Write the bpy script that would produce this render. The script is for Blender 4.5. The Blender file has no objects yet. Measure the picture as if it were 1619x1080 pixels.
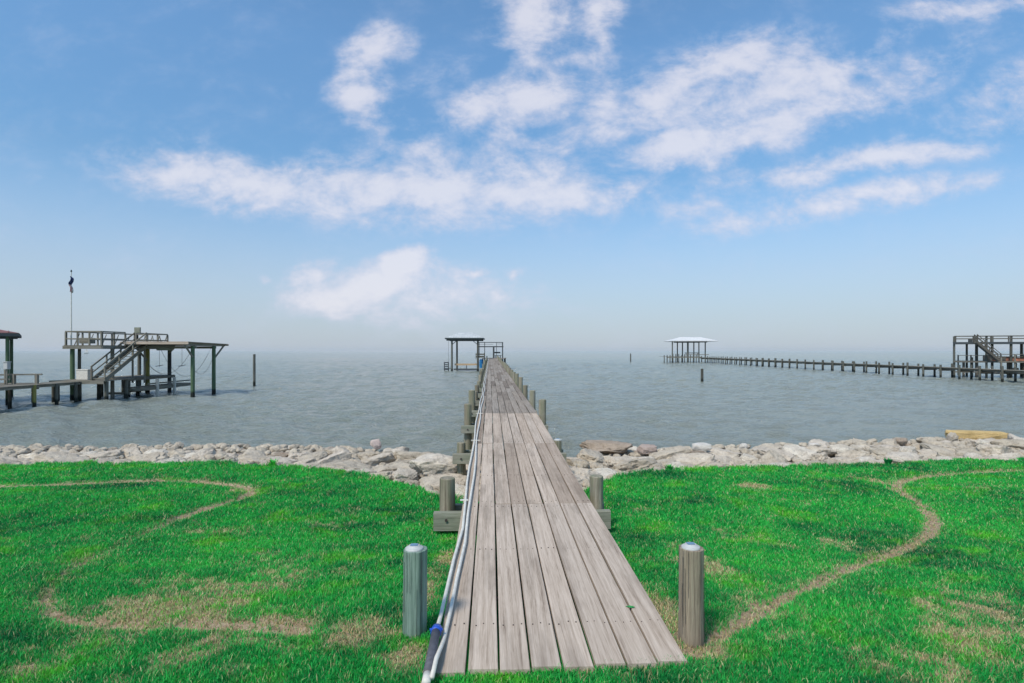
import bpy, math, random
import numpy as np
from mathutils import Vector, Matrix, noise

rng = random.Random(7)
nrg = np.random.default_rng(11)
scene = bpy.context.scene
COL = scene.collection
R = math.radians
CAMZ = 3.5
F = 899.0            # focal length in pixels of the photograph (width 1619)

# ------------------------------------------------------------------ helpers
def link(o): COL.objects.link(o); return o
def tag(o, label=None, cat=None, group=None, kind=None):
    if label: o['label'] = label
    if cat: o['category'] = cat
    if group: o['group'] = group
    if kind: o['kind'] = kind
    return o
def thing(name, loc, label, cat, group=None):
    o = link(bpy.data.objects.new(name, None)); o.location = loc; o.empty_display_size = .3
    return tag(o, label, cat, group)

class MB:
    """collects boards, posts and sheets, each with its own grain coordinates and tint"""
    def __init__(s): s.v = []; s.f = []; s.mi = []; s.sm = []; s.rnd = []; s.gc = []
    def add(s, vs, fs, gcs, rnd=None, mi=0, smooth=False):
        b = len(s.v); r = rng.random() if rnd is None else rnd
        s.v += [tuple(p) for p in vs]; s.gc += gcs; s.rnd += [r]*len(vs)
        s.f += [tuple(i+b for i in f) for f in fs]; s.mi += [mi]*len(fs); s.sm += [smooth]*len(fs)
    def beam(s, p0, p1, w, h, mi=0, rnd=None, ch=0.0, seg=1, warp=0.0, up=None, skew=0.0):
        p0 = Vector(p0); p1 = Vector(p1); d = (p1-p0); L = d.length; d.normalize()
        u = Vector(up) if up else (Vector((0,0,1)) if abs(d.z) < .95 else Vector((0,1,0)))
        a = d.cross(u).normalized(); b = a.cross(d).normalized()
        hw, hh = w/2, h/2
        if ch > 0:
            c = ch; sec = [(-hw+c,-hh),(hw-c,-hh),(hw,-hh+c),(hw,hh-c),(hw-c,hh),(-hw+c,hh),(-hw,hh-c),(-hw,-hh+c)]
        else: sec = [(-hw,-hh),(hw,-hh),(hw,hh),(-hw,hh)]
        n = len(sec); off = rng.random()*60; vs = []; gcs = []
        ph = rng.random()*6
        for i in range(seg+1):
            t = i/seg; c = p0 + d*(L*t)
            wa = warp*math.sin(ph+t*L*1.1); wb = warp*.6*math.sin(ph*2+t*L*1.9)
            for (x, y) in sec:
                e = skew*(x/hw)*.5 if i in (0, seg) else 0
                vs.append(c + a*(x+wa) + b*(y+wb) + d*e); gcs.append((t*L+off, x+off*.37, y+off*.11))
        fs = [tuple(range(n))[::-1], tuple(range(seg*n, seg*n+n))]
        for i in range(seg):
            for k in range(n):
                k2 = (k+1) % n; fs.append((i*n+k, i*n+k2, (i+1)*n+k2, (i+1)*n+k))
        s.add(vs, fs, gcs, rnd, mi)
    def box(s, c, size, mi=0, rnd=None, rz=0, ch=0.0):
        c = Vector(c); dx = Vector((math.cos(rz), math.sin(rz), 0))*(size[0]/2)
        s.beam(c-dx, c+dx, size[1], size[2], mi, rnd, ch)
    def cyl(s, p0, p1, r0, r1=None, n=12, mi=0, rnd=None, rings=1, wob=0.0, cap=True, bevel=0.0, smooth=True):
        r1 = r0 if r1 is None else r1
        p0 = Vector(p0); p1 = Vector(p1); d = (p1-p0); L = d.length; d.normalize()
        u = Vector((0,0,1)) if abs(d.z) < .95 else Vector((0,1,0))
        a = d.cross(u).normalized(); b = a.cross(d).normalized()
        off = rng.random()*60; sd = rng.random()*40; vs = []; gcs = []
        ts = [i/rings for i in range(rings+1)]; rad = [r0+(r1-r0)*t for t in ts]
        if bevel: ts = ts[:-1] + [1-bevel/L, 1.0]; rad = rad[:-1] + [r1, r1-bevel]
        if bevel: ts.insert(-1, ts[-2]); rad.insert(-1, rad[-2])
        for t, r in zip(ts, rad):
            for k in range(n):
                an = 2*math.pi*k/n
                rr = r*(1+wob*noise.noise(Vector((math.cos(an)*1.5+sd, math.sin(an)*1.5, t*L*.8)))
                        + wob*.6*noise.noise(Vector((math.cos(an)*5+sd, math.sin(an)*5, t*L*.5))))
                vs.append(p0 + d*(L*t) + a*(rr*math.cos(an)) + b*(rr*math.sin(an)))
                gcs.append((t*L+off, r*math.cos(an)+off*.3, r*math.sin(an)))
        m = len(ts)-1
        fs = [(i*n+k, i*n+(k+1) % n, (i+1)*n+(k+1) % n, (i+1)*n+k) for i in range(m) if not (bevel and i == m-2) for k in range(n)]
        s.add(vs, fs, gcs, rnd, mi, smooth)
        if bevel:
            for q in range(n): s.sm[-1-q] = False
        if cap:
            r = s.rnd[-1]
            s.add([vs[k] for k in range(n)], [tuple(range(n))[::-1]], [gcs[k] for k in range(n)], r, mi)
            s.add([vs[m*n+k] for k in range(n)], [tuple(range(n))], [gcs[m*n+k] for k in range(n)], r, mi)
    def tube(s, pts, r, n=8, mi=0, rnd=None):
        pts = [Vector(p) for p in pts]; vs = []; gcs = []; l = 0
        for i, p in enumerate(pts):
            d = (pts[min(i+1, len(pts)-1)]-pts[max(i-1, 0)]).normalized()
            u = Vector((0,0,1)) if abs(d.z) < .9 else Vector((1,0,0))
            a = d.cross(u).normalized(); b = a.cross(d)
            if i: l += (p-pts[i-1]).length
            for k in range(n):
                an = 2*math.pi*k/n
                vs.append(p + a*(r*math.cos(an)) + b*(r*math.sin(an))); gcs.append((l, r*math.cos(an), r*math.sin(an)))
        m = len(pts)-1
        fs = [(i*n+k, i*n+(k+1) % n, (i+1)*n+(k+1) % n, (i+1)*n+k) for i in range(m) for k in range(n)]
        fs += [tuple(range(n))[::-1], tuple(range(m*n, m*n+n))]
        s.add(vs, fs, gcs, rnd, mi, True)
    def build(s, name, mats, parent=None, origin=None):
        if not isinstance(mats, (list, tuple)): mats = [mats]
        off = Vector(parent.location) if parent is not None else Vector(origin or (0,0,0))
        if parent is not None and parent.parent is not None: off = off + Vector(parent.parent.location)
        if parent is not None and origin is not None: off = off + Vector(origin)
        me = bpy.data.meshes.new(name)
        me.from_pydata([tuple(Vector(p)-off) for p in s.v], [], s.f)
        for m in mats: me.materials.append(m)
        me.polygons.foreach_set('material_index', s.mi); me.polygons.foreach_set('use_smooth', s.sm)
        a = me.attributes.new('rnd', 'FLOAT', 'POINT'); a.data.foreach_set('value', s.rnd)
        g = me.attributes.new('gc', 'FLOAT_VECTOR', 'POINT'); g.data.foreach_set('vector', np.array(s.gc, dtype=np.float32).ravel())
        me.update()
        o = link(bpy.data.objects.new(name, me))
        if parent is not None:
            o.parent = parent
            if origin is not None: o.location = origin
        elif origin is not None: o.location = origin
        return o

def np_mesh(name, verts, quads=None, tris=None, smooth=True):
    me = bpy.data.meshes.new(name); nv = len(verts)
    me.vertices.add(nv); me.vertices.foreach_set('co', verts.astype(np.float32).ravel())
    loops = []; starts = []; tot = 0
    if quads is not None and len(quads):
        loops.append(quads.ravel()); starts.append(np.arange(len(quads))*4); tot = len(quads)*4
    if tris is not None and len(tris):
        loops.append(tris.ravel()); starts.append(tot+np.arange(len(tris))*3)
    loops = np.concatenate(loops).astype(np.int32); starts = np.concatenate(starts).astype(np.int32)
    me.loops.add(len(loops)); me.loops.foreach_set('vertex_index', loops)
    me.polygons.add(len(starts)); me.polygons.foreach_set('loop_start', starts)
    me.update(calc_edges=True); me.polygons.foreach_set('use_smooth', np.full(len(starts), smooth))
    me.validate()
    return me
def grid_quads(nr, nc):
    i = np.arange(nr-1)[:, None]*nc; j = np.arange(nc-1)[None, :]
    a = (i+j).ravel(); return np.stack([a, a+1, a+nc+1, a+nc], 1)

# smooth value noise in numpy
def vnoise(x, y, seed=0):
    xi = np.floor(x).astype(np.int64); yi = np.floor(y).astype(np.int64); xf = x-xi; yf = y-yi
    def h(a, b):
        n = (a*374761393 + b*668265263 + seed*1442695041) & 0xffffffff
        n = ((n ^ (n >> 13))*1274126177) & 0xffffffff
        return ((n ^ (n >> 16)) & 0xffff)/65535.0
    u = xf*xf*(3-2*xf); v = yf*yf*(3-2*yf)
    return (h(xi, yi)*(1-u)+h(xi+1, yi)*u)*(1-v)+(h(xi, yi+1)*(1-u)+h(xi+1, yi+1)*u)*v
def fbm(x, y, o=4, seed=0):
    s = 0; a = .5; t = 0
    for k in range(o): s = s+a*vnoise(x*2**k+k*17.3, y*2**k-k*9.1, seed+k); t += a; a *= .5
    return s/t

# ------------------------------------------------------------------ materials
def new_mat(name):
    m = bpy.data.materials.new(name); m.use_nodes = True
    nt = m.node_tree; nt.nodes.clear()
    out = nt.nodes.new('ShaderNodeOutputMaterial'); p = nt.nodes.new('ShaderNodeBsdfPrincipled')
    nt.links.new(p.outputs[0], out.inputs[0]); return m, nt, p, out
def N(nt, t, **kw):
    n = nt.nodes.new(t)
    for k, v in kw.items():
        if k in n.inputs.keys(): n.inputs[k].default_value = v
        else: setattr(n, k, v)
    return n
def ramp(nt, stops, src):
    r = nt.nodes.new('ShaderNodeValToRGB'); e = r.color_ramp.elements
    while len(e) > 1: e.remove(e[-1])
    e[0].position = stops[0][0]; e[0].color = (*stops[0][1], 1)
    for p, c in stops[1:]:
        x = e.new(p); x.color = (*c, 1)
    nt.links.new(src, r.inputs[0]); return r.outputs[0]
def mixc(nt, a, b, fac, mode='MIX'):
    m = nt.nodes.new('ShaderNodeMix'); m.data_type = 'RGBA'; m.blend_type = mode
    for v, i in ((fac, 0), (a, 6), (b, 7)):
        if isinstance(v, (int, float)): m.inputs[i].default_value = v
        elif isinstance(v, tuple): m.inputs[i].default_value = (*v, 1)
        else: nt.links.new(v, m.inputs[i])
    return m.outputs[2]
def math_(nt, op, a, b=None, c=None, clamp=False):
    m = nt.nodes.new('ShaderNodeMath'); m.operation = op; m.use_clamp = clamp
    for i, v in enumerate((a, b, c)):
        if v is None: continue
        if isinstance(v, (int, float)): m.inputs[i].default_value = v
        else: nt.links.new(v, m.inputs[i])
    return m.outputs[0]
def noise_(nt, vec, scale, detail=4, rough=.55, dist=0):
    n = nt.nodes.new('ShaderNodeTexNoise'); n.inputs['Scale'].default_value = scale
    n.inputs['Detail'].default_value = detail; n.inputs['Roughness'].default_value = rough
    n.inputs['Distortion'].default_value = dist
    if vec is not None: nt.links.new(vec, n.inputs['Vector'])
    return n.outputs[0]
def mapping(nt, vec, scale=(1,1,1), loc=(0,0,0), rot=(0,0,0), typ='POINT'):
    m = nt.nodes.new('ShaderNodeMapping'); m.vector_type = typ
    m.inputs['Scale'].default_value = scale; m.inputs['Location'].default_value = loc; m.inputs['Rotation'].default_value = rot
    nt.links.new(vec, m.inputs['Vector']); return m.outputs[0]
def bump(nt, p, h, strength=.3, dist=.01):
    b = nt.nodes.new('ShaderNodeBump'); b.inputs['Strength'].default_value = strength; b.inputs['Distance'].default_value = dist
    nt.links.new(h, b.inputs['Height']); nt.links.new(b.outputs[0], p.inputs['Normal'])

def wood(name, pale, mid, dark, tint=.35, moss=None, wet=False, rough=.85, fine=1.0, bstr=.5, stain=.5):
    m, nt, p, out = new_mat(name)
    gc = N(nt, 'ShaderNodeAttribute', attribute_name='gc').outputs['Vector']
    rnd = N(nt, 'ShaderNodeAttribute', attribute_name='rnd').outputs['Fac']
    warp = noise_(nt, mapping(nt, gc, (.9,5,5)), 1.0, 3)
    add = nt.nodes.new('ShaderNodeVectorMath'); add.operation = 'MULTIPLY_ADD'
    cmb = N(nt, 'ShaderNodeCombineXYZ'); nt.links.new(warp, cmb.inputs[1]); nt.links.new(warp, cmb.inputs[2])
    nt.links.new(cmb.outputs[0], add.inputs[0]); add.inputs[1].default_value = (.05,.05,.05); nt.links.new(gc, add.inputs[2])
    g = add.outputs[0]
    streak = noise_(nt, mapping(nt, g, (.7*fine, 36*fine, 36*fine)), 1.0, 7, .68)
    finen = noise_(nt, mapping(nt, g, (5, 150*fine, 150*fine)), 1.0, 3, .7)
    blot = noise_(nt, mapping(nt, gc, (.8, 4, 4)), 1.0, 5, .65)
    c = ramp(nt, [(.34, dark), (.46, mid), (.60, pale)], math_(nt, 'ADD', math_(nt, 'MULTIPLY', streak, .65), math_(nt, 'MULTIPLY', finen, .35)))
    c = mixc(nt, c, tuple(x*.45 for x in mid), math_(nt, 'MULTIPLY', ramp(nt, [(.5, (0,0,0)), (.72, (1,1,1))], blot), stain))
    # each board has its own tone
    lo = tuple(1-tint*k for k in (.9, 1.0, 1.08)); hi = (1+tint*.28, 1+tint*.24, 1+tint*.2)
    c = mixc(nt, c, ramp(nt, [(0, lo), (.35, (1,.97,.94)), (.7, (1,1,1)), (1, hi)], rnd), 1.0, 'MULTIPLY')
    if moss:
        mn = noise_(nt, mapping(nt, gc, (1.0, 7, 7)), 1.0, 5, .7)
        c = mixc(nt, c, moss, math_(nt, 'MULTIPLY', ramp(nt, [(.42, (0,0,0)), (.62, (1,1,1))], mn), .6))
    if wet:   # tide band of weed and barnacles on the pile foot
        pos = N(nt, 'ShaderNodeNewGeometry').outputs['Position']; sp = N(nt, 'ShaderNodeSeparateXYZ'); nt.links.new(pos, sp.inputs[0])
        z = math_(nt, 'ADD', sp.outputs[2], math_(nt, 'MULTIPLY', noise_(nt, pos, 5, 3), .35))
        c = mixc(nt, c, (.018,.022,.018), ramp(nt, [(0, (1,1,1)), (.48, (1,1,1)), (.6, (0,0,0))], z))
    nt.links.new(c, p.inputs['Base Color']); p.inputs['Roughness'].default_value = rough
    p.inputs['Specular IOR Level'].default_value = .25
    bump(nt, p, math_(nt, 'ADD', streak, math_(nt, 'MULTIPLY', finen, .5)), bstr, .004)
    return m
def plain(name, col, rough=.5, var=.12, scale=8, metal=0, bumps=0.0):
    m, nt, p, out = new_mat(name)
    pos = N(nt, 'ShaderNodeTexCoord').outputs['Object']
    n = noise_(nt, pos, scale, 5, .6)
    c = ramp(nt, [(.3, tuple(x*(1-var*1.6) for x in col)), (.7, tuple(min(1, x*(1+var)) for x in col))], n)
    nt.links.new(c, p.inputs['Base Color']); p.inputs['Roughness'].default_value = rough; p.inputs['Metallic'].default_value = metal
    if bumps: bump(nt, p, n, bumps, .01)
    return m

M = {}
M['deck'] = wood('weathered_deck_boards', (.57,.475,.38), (.44,.355,.275), (.23,.175,.13), tint=.36, stain=.6)
M['deck_far'] = wood('weathered_far_deck_boards', (.40,.345,.285), (.27,.23,.185), (.12,.10,.08), tint=.42, stain=.6)
M['pile'] = wood('weathered_piling', (.42,.38,.30), (.26,.23,.17), (.09,.075,.055), tint=.3, moss=(.16,.19,.11), wet=True, fine=.9, bstr=.7)
M['beam'] = wood('weathered_cap_beam', (.38,.37,.31), (.25,.25,.20), (.10,.10,.075), tint=.25, moss=(.17,.21,.15), bstr=.6)
M['post_green'] = wood('greenish_treated_post', (.27,.36,.30), (.16,.235,.19), (.06,.09,.07), tint=.1, bstr=.7, stain=.35, fine=.8)
M['post_brown'] = wood('brown_grey_post', (.42,.36,.27), (.25,.205,.15), (.05,.038,.03), tint=.1, bstr=.8, fine=.8)
M['far_wood'] = wood('grey_dock_wood', (.30,.285,.235), (.18,.17,.135), (.075,.07,.055), tint=.4, stain=.5)
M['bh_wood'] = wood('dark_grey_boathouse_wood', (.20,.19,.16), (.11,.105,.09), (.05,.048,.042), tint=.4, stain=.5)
M['far_pile'] = wood('dark_dock_piling', (.17,.17,.145), (.095,.10,.082), (.04,.042,.035), tint=.4, wet=True)
M['green_pile'] = wood('green_dock_piling', (.14,.21,.12), (.075,.13,.07), (.03,.05,.03), tint=.2, wet=True)
M['yellow_pile'] = wood('yellow_green_piling', (.36,.33,.10), (.23,.21,.06), (.10,.09,.03), tint=.1, wet=True)
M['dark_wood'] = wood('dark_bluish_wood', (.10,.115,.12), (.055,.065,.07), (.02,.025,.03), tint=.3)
M['tan_wood'] = wood('new_tan_boards', (.62,.45,.27), (.48,.34,.2), (.3,.2,.12), tint=.2, stain=.1)
M['pvc'] = plain('white_pvc', (.68,.65,.57), .5, .12, 14)
M['grey_rubber'] = plain('dark_grey_sleeve', (.10,.10,.115), .7, .2, 30, bumps=.2)
M['blue_plastic'] = plain('blue_plastic', (.02,.09,.50), .4, .2, 20)
M['barrel_blue'] = plain('sky_blue_plastic', (.03,.25,.55), .4, .25, 3)
M['white_paint'] = plain('white_paint', (.50,.50,.48), .5, .08, 4)
M['silver_roof'] = plain('silver_metal_roof', (.58,.59,.56), .4, .12, 1.2)
M['white_roof'] = plain('white_metal_roof', (.74,.73,.70), .45, .05, 1)
M['dark_trim'] = plain('dark_roof_trim', (.03,.045,.045), .6, .2, 3)
M['red_roof'] = plain('weathered_red_metal_roof', (.24,.10,.08), .6, .25, 1.5)
M['rust'] = plain('rusty_red_brown', (.30,.12,.07), .8, .4, 4)
M['cable'] = plain('dark_rope', (.05,.05,.05), .8, .2, 20)
M['nail'] = plain('rusty_nail', (.06,.045,.04), .6, .3, 200)
M['leaf'] = plain('green_leaf', (.03,.30,.05), .5, .3, 60)
M['lens'] = plain('solar_panel_blue', (.10,.22,.34), .15, .2, 60)
M['flag_blue'] = plain('flag_navy', (.02,.04,.12), .8, .1, 4)
M['flag_red'] = plain('flag_red', (.28,.04,.06), .8, .1, 4)
M['fill'] = plain('dark_bank_fill', (.20,.17,.14), .95, .5, 9, bumps=.8)

def rock_mat(name, pale, mid, dark, pit=.5):
    m, nt, p, out = new_mat(name)
    oc = N(nt, 'ShaderNodeTexCoord').outputs['Object']; oi = N(nt, 'ShaderNodeObjectInfo')
    ad = nt.nodes.new('ShaderNodeVectorMath'); ad.operation = 'ADD'
    sc = nt.nodes.new('ShaderNodeVectorMath'); sc.operation = 'SCALE'; sc.inputs[0].default_value = (37, 11, 23); nt.links.new(oi.outputs['Random'], sc.inputs['Scale'])
    nt.links.new(oc, ad.inputs[0]); nt.links.new(sc.outputs[0], ad.inputs[1]); v = ad.outputs[0]
    big = noise_(nt, v, 2.2, 6, .62, .4); fine = noise_(nt, v, 26, 6, .75); mid_n = noise_(nt, v, 8, 5, .7)
    c = ramp(nt, [(.3, dark), (.47, mid), (.66, pale)], math_(nt, 'ADD', math_(nt, 'MULTIPLY', big, .5), math_(nt, 'MULTIPLY', fine, .5)))
    c = mixc(nt, c, tuple(x*.4 for x in mid), math_(nt, 'MULTIPLY', ramp(nt, [(.54, (0,0,0)), (.64, (1,1,1))], mid_n), pit))
    c = mixc(nt, c, ramp(nt, [(0, (.78,.75,.70)), (.35, (.95,.91,.86)), (.7, (1,.97,.95)), (1, (1.12,1.12,1.1))], oi.outputs['Random']), 1.0, 'MULTIPLY')
    nt.links.new(c, p.inputs['Base Color']); p.inputs['Roughness'].default_value = .92; p.inputs['Specular IOR Level'].default_value = .2
    bump(nt, p, math_(nt, 'ADD', math_(nt, 'MULTIPLY', mid_n, 1.0), math_(nt, 'MULTIPLY', fine, .7)), .8, .03)
    return m
M['rock'] = rock_mat('pale_pitted_limestone', (.74,.68,.57), (.57,.51,.42), (.28,.235,.185))
M['rock_white'] = rock_mat('white_stone', (.85,.83,.78), (.72,.69,.62), (.45,.41,.34), .15)
M['rock_brown'] = rock_mat('brown_stone', (.52,.44,.36), (.38,.315,.25), (.18,.145,.11))
M['rock_ochre'] = rock_mat('ochre_stone', (.66,.50,.26), (.52,.37,.16), (.28,.20,.10), .3)
M['rock_pink'] = rock_mat('pinkish_stone', (.70,.60,.55), (.58,.47,.42), (.35,.28,.25), .2)

# lawn colours, shared by the soil sheet and the blades
def grass_colour(nt, pos, rndsrc, drysrc):
    big = noise_(nt, mapping(nt, pos, (1,1,0)), .55, 3, .6); patch = noise_(nt, mapping(nt, pos, (1,1,0), (31,7,0)), 2.1, 4, .65)
    deep = (.008,.17,.055); lush = (.022,.42,.078); bright = (.15,.62,.035)
    c = ramp(nt, [(.36, deep), (.48, lush), (.60, (.042,.54,.080))], math_(nt, 'ADD', math_(nt, 'MULTIPLY', big, .6), math_(nt, 'MULTIPLY', patch, .4)))
    clo = noise_(nt, mapping(nt, pos, (1,1,0), (3,57,0)), 1.1, 4, .7)
    c = mixc(nt, c, bright, math_(nt, 'MULTIPLY', ramp(nt, [(.53, (0,0,0)), (.66, (1,1,1))], clo), .75))
    c = mixc(nt, c, ramp(nt, [(0, (.5,.6,.6)), (.5, (1,1,1)), (1, (1.7,1.35,1.3))], rndsrc), 1.0, 'MULTIPLY')
    straw = ramp(nt, [(0, (.42,.31,.15)), (.5, (.66,.54,.28)), (1, (.80,.72,.42))], rndsrc)
    return mixc(nt, c, straw, drysrc)
m, nt, p, out = new_mat('grass_blade')
pos = N(nt, 'ShaderNodeNewGeometry').outputs['Position']
rs = N(nt, 'ShaderNodeAttribute', attribute_name='rnd').outputs['Fac']; ds = N(nt, 'ShaderNodeAttribute', attribute_name='dry').outputs['Fac']
c = grass_colour(nt, pos, rs, ds); nt.links.new(c, p.inputs['Base Color']); p.inputs['Roughness'].default_value = .6
p.inputs['Specular IOR Level'].default_value = .2
tr = nt.nodes.new('ShaderNodeBsdfTranslucent'); nt.links.new(c, tr.inputs[0]); mx = nt.nodes.new('ShaderNodeMixShader'); mx.inputs[0].default_value = .35
nt.links.new(p.outputs[0], mx.inputs[1]); nt.links.new(tr.outputs[0], mx.inputs[2]); nt.links.new(mx.outputs[0], out.inputs[0])
M['blade'] = m
m, nt, p, out = new_mat('lawn_ground')
pos = N(nt, 'ShaderNodeNewGeometry').outputs['Position']
ds = N(nt, 'ShaderNodeAttribute', attribute_name='dry').outputs['Fac']; bk = N(nt, 'ShaderNodeAttribute', attribute_name='bank').outputs['Fac']
fine = noise_(nt, pos, 60, 4, .8)
gcol = mixc(nt, grass_colour(nt, pos, fine, 0.0), (.7,.7,.7), 1.0, 'MULTIPLY')
soil = ramp(nt, [(.3, (.24,.16,.10)), (.5, (.46,.34,.22)), (.7, (.66,.54,.38))], noise_(nt, pos, 22, 6, .75))
gravel = ramp(nt, [(.3, (.16,.13,.11)), (.5, (.36,.31,.26)), (.7, (.55,.50,.43))], noise_(nt, pos, 14, 6, .8))
c = mixc(nt, mixc(nt, gcol, soil, math_(nt, 'MULTIPLY', ds, 1.6, clamp=True)), gravel, bk)
nt.links.new(c, p.inputs['Base Color']); p.inputs['Roughness'].default_value = .95; p.inputs['Specular IOR Level'].default_value = .1
bump(nt, p, fine, .9, .03); M['ground'] = m

# murky bay water
m, nt, p, out = new_mat('bay_water')
pos = N(nt, 'ShaderNodeNewGeometry').outputs['Position']
n1 = noise_(nt, mapping(nt, pos, (1.0, 2.2, 1)), 1.1, 5, .6); n2 = noise_(nt, mapping(nt, pos, (1.0, 2.4, 1)), 5, 5, .65)
n3 = noise_(nt, mapping(nt, pos, (.6, 1.6, 1)), .16, 3, .5)
tint = noise_(nt, mapping(nt, pos, (.02, .03, 1)), 1.0, 4, .6)
p.inputs['Roughness'].default_value = .08; p.inputs['IOR'].default_value = 1.33
nt.links.new(ramp(nt, [(.35, (.285,.315,.255)), (.65, (.29,.325,.29))], tint), p.inputs['Base Color'])
bump(nt, p, math_(nt, 'ADD', math_(nt, 'ADD', n1, math_(nt, 'MULTIPLY', n2, .85)), math_(nt, 'MULTIPLY', n3, 2.0)), 1.0, .26)
M['water'] = m

# ------------------------------------------------------------------ terrain
TX = -.0384                                        # the pier's direction
PU = Vector((TX, 1, 0)).normalized(); PS = Vector((PU.y, -PU.x, 0))
def pier_p(s, t, z): return Vector((PS.x*s+PU.x*t, PS.y*s+PU.y*t, z))
def deck_z(t): return 1.60+.0256*(t-3.4) if t < 14.6 else 1.887+.0023*(t-14.6)

def base_z(y):
    y = np.asarray(y, dtype=float)
    k = np.clip((y-3.5)/4.4, 0, 1); k = k*k*(3-2*k)
    return 1.57-.43*k-.012*np.clip(y-7.9, 0, 20)
def gp(px, py):                                    # point of the lawn seen at a place in the photo
    d = 4.0
    for _ in range(60): d = (CAMZ-float(base_z(d)))*F/(py-554)*.5+d*.5
    return ((px-809.5)/F*d, d)
edge_px = [(-400,734),(0,735),(150,732),(300,733),(420,738),(520,744),(580,752),(640,766),(690,786),(780,792),(925,778),(945,765),(975,752),(1020,744),(1100,740),(1250,738),(1330,736),(1400,734),(1500,730),(1619,727),(2000,727)]
ew = [gp(*q) for q in edge_px]
EX = np.array([q[0] for q in ew]); EY = np.array([q[1] for q in ew])
def edge_y(x): return np.interp(x, EX, EY)+.22*(vnoise(np.asarray(x)*1.3+50, np.asarray(x)*0, 5)-.5)
trL = [(-250,762),(0,768),(120,764),(250,758),(330,762),(385,766),(402,774),(385,786),(330,800),(240,835),(150,880),(95,908),(68,938),(80,965),(140,985),(220,990),(330,990),(430,992),(478,997)]
trR = [(1092,1030),(1130,1005),(1200,965),(1280,925),(1380,882),(1450,858),(1478,838),(1475,815),(1445,788),(1412,770),(1425,758),(1490,751),(1560,745),(1619,743),(1800,740)]
TL = np.array([gp(*q) for q in trL]); TR = np.array([gp(*q) for q in trR])
def smooth_poly(P, k=3):
    for _ in range(k):
        Q = [P[0]]
        for a, b in zip(P[:-1], P[1:]): Q += [a*.75+b*.25, a*.25+b*.75]
        Q.append(P[-1]); P = np.array(Q)
    return P
TL = smooth_poly(TL, 2); TR = smooth_poly(TR, 2)
def seg_dist(x, y, P):
    best = np.full(x.shape, 1e9)
    for (ax, ay), (bx, by) in zip(P[:-1], P[1:]):
        dx, dy = bx-ax, by-ay; L = dx*dx+dy*dy+1e-9
        t = np.clip(((x-ax)*dx+(y-ay)*dy)/L, 0, 1)
        best = np.minimum(best, np.hypot(x-ax-t*dx, y-ay-t*dy))
    return best
# worn and straw-coloured patches of the lawn: photo place, radii (px), strength
blobs = [(200,965,110,28,1.0),(330,940,190,55,.62),(420,900,120,40,.40),(560,1005,60,28,.85),(640,1040,50,22,.95),(690,910,22,40,.8),
 (350,985,170,14,.8),(1130,900,50,60,.5),(1060,985,45,60,.65),(1100,1020,60,22,.95),(1560,970,120,70,.55),(1500,1040,160,50,.62),(1250,1010,90,35,.35),
 (1190,770,34,6,.9),(1390,762,30,14,.5),(560,806,30,6,.5),(880,1062,230,14,.25),(360,840,60,10,.45),(240,752,60,6,.45),(1540,772,60,8,.5),(1330,860,50,14,.4),(1600,905,40,14,.5),(1170,850,50,12,.3),(500,970,60,20,.45),(130,1010,10,10,.2),(380,775,30,10,.6)]
def dryness(x, y):
    n = fbm(x*2.6, y*2.6, 4, 3); n2 = fbm(x*9, y*9, 3, 9)
    d = np.zeros_like(x)
    for (px, py, rx, ry, a) in blobs:
        cx, cy = gp(px, py); X2, _ = gp(px+rx, py); _, Y2 = gp(px, max(600, py-ry))
        q = ((x-cx)/max(.05, X2-cx))**2+((y-cy)/max(.05, Y2-cy))**2
        d = np.maximum(d, a*np.exp(-q*.8))
    dry = np.clip((d+(n-.5)*1.1+(n2-.5)*.9-.30)*2.0, 0, 1)*(d > .03)
    dry = np.maximum(dry, np.clip((n*.55+n2*.45-.63)*5, 0, .8))
    wL = (.04+.06*n)*(1+.12*np.clip(y-5,0,8)); jx = .10*(n2-.5); l = np.exp(-(seg_dist(x+jx, y-jx, TL)/(wL))**2); r = np.exp(-(seg_dist(x+jx, y+jx, TR)/((.03+.09*n)*(1+.08*np.clip(y-5,0,8))))**2)
    path = np.maximum(l*np.where((x < -2.9) & (y > 4.9) & (y < 8.0), .30+.3*n, np.where((x < -3.6) & (y >= 8.0), .65+.8*n, 1)), r)*(.5+.9*n2)
    brk = np.clip((fbm(x*1.6+9, y*1.6, 3, 33)-.30)*5, .62, 1)*(.72+.6*vnoise(x*30, y*30, 41))
    halo = np.maximum(np.exp(-(seg_dist(x, y, TL)/.16)**2)*.55, np.exp(-(seg_dist(x, y, TR)/.19)**2)*.6)*np.clip((fbm(x*3.1, y*3.1+4, 3, 12)-.34)*4, 0, 1)
    path = path*brk
    return np.clip(np.maximum(np.maximum(dry, halo), path*1.25), 0, 1), np.clip(path*1.4, 0, 1)
def ground_z(x, y):
    x = np.asarray(x, dtype=float); y = np.asarray(y, dtype=float)
    z = base_z(y)+.05*(fbm(x*.5, y*.5, 3, 2)-.5)+.012*(fbm(x*4, y*4, 2, 6)-.5)
    e = edge_y(x); o = y-e
    bank = np.clip(o/.35, 0, 1)
    z = z+np.where(o > 0, -.16*np.clip(o/.6, 0, 1), 0)
    z = z-np.clip(o-3.1, 0, 60)*.52
    return np.maximum(z, -2.5), bank

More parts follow.
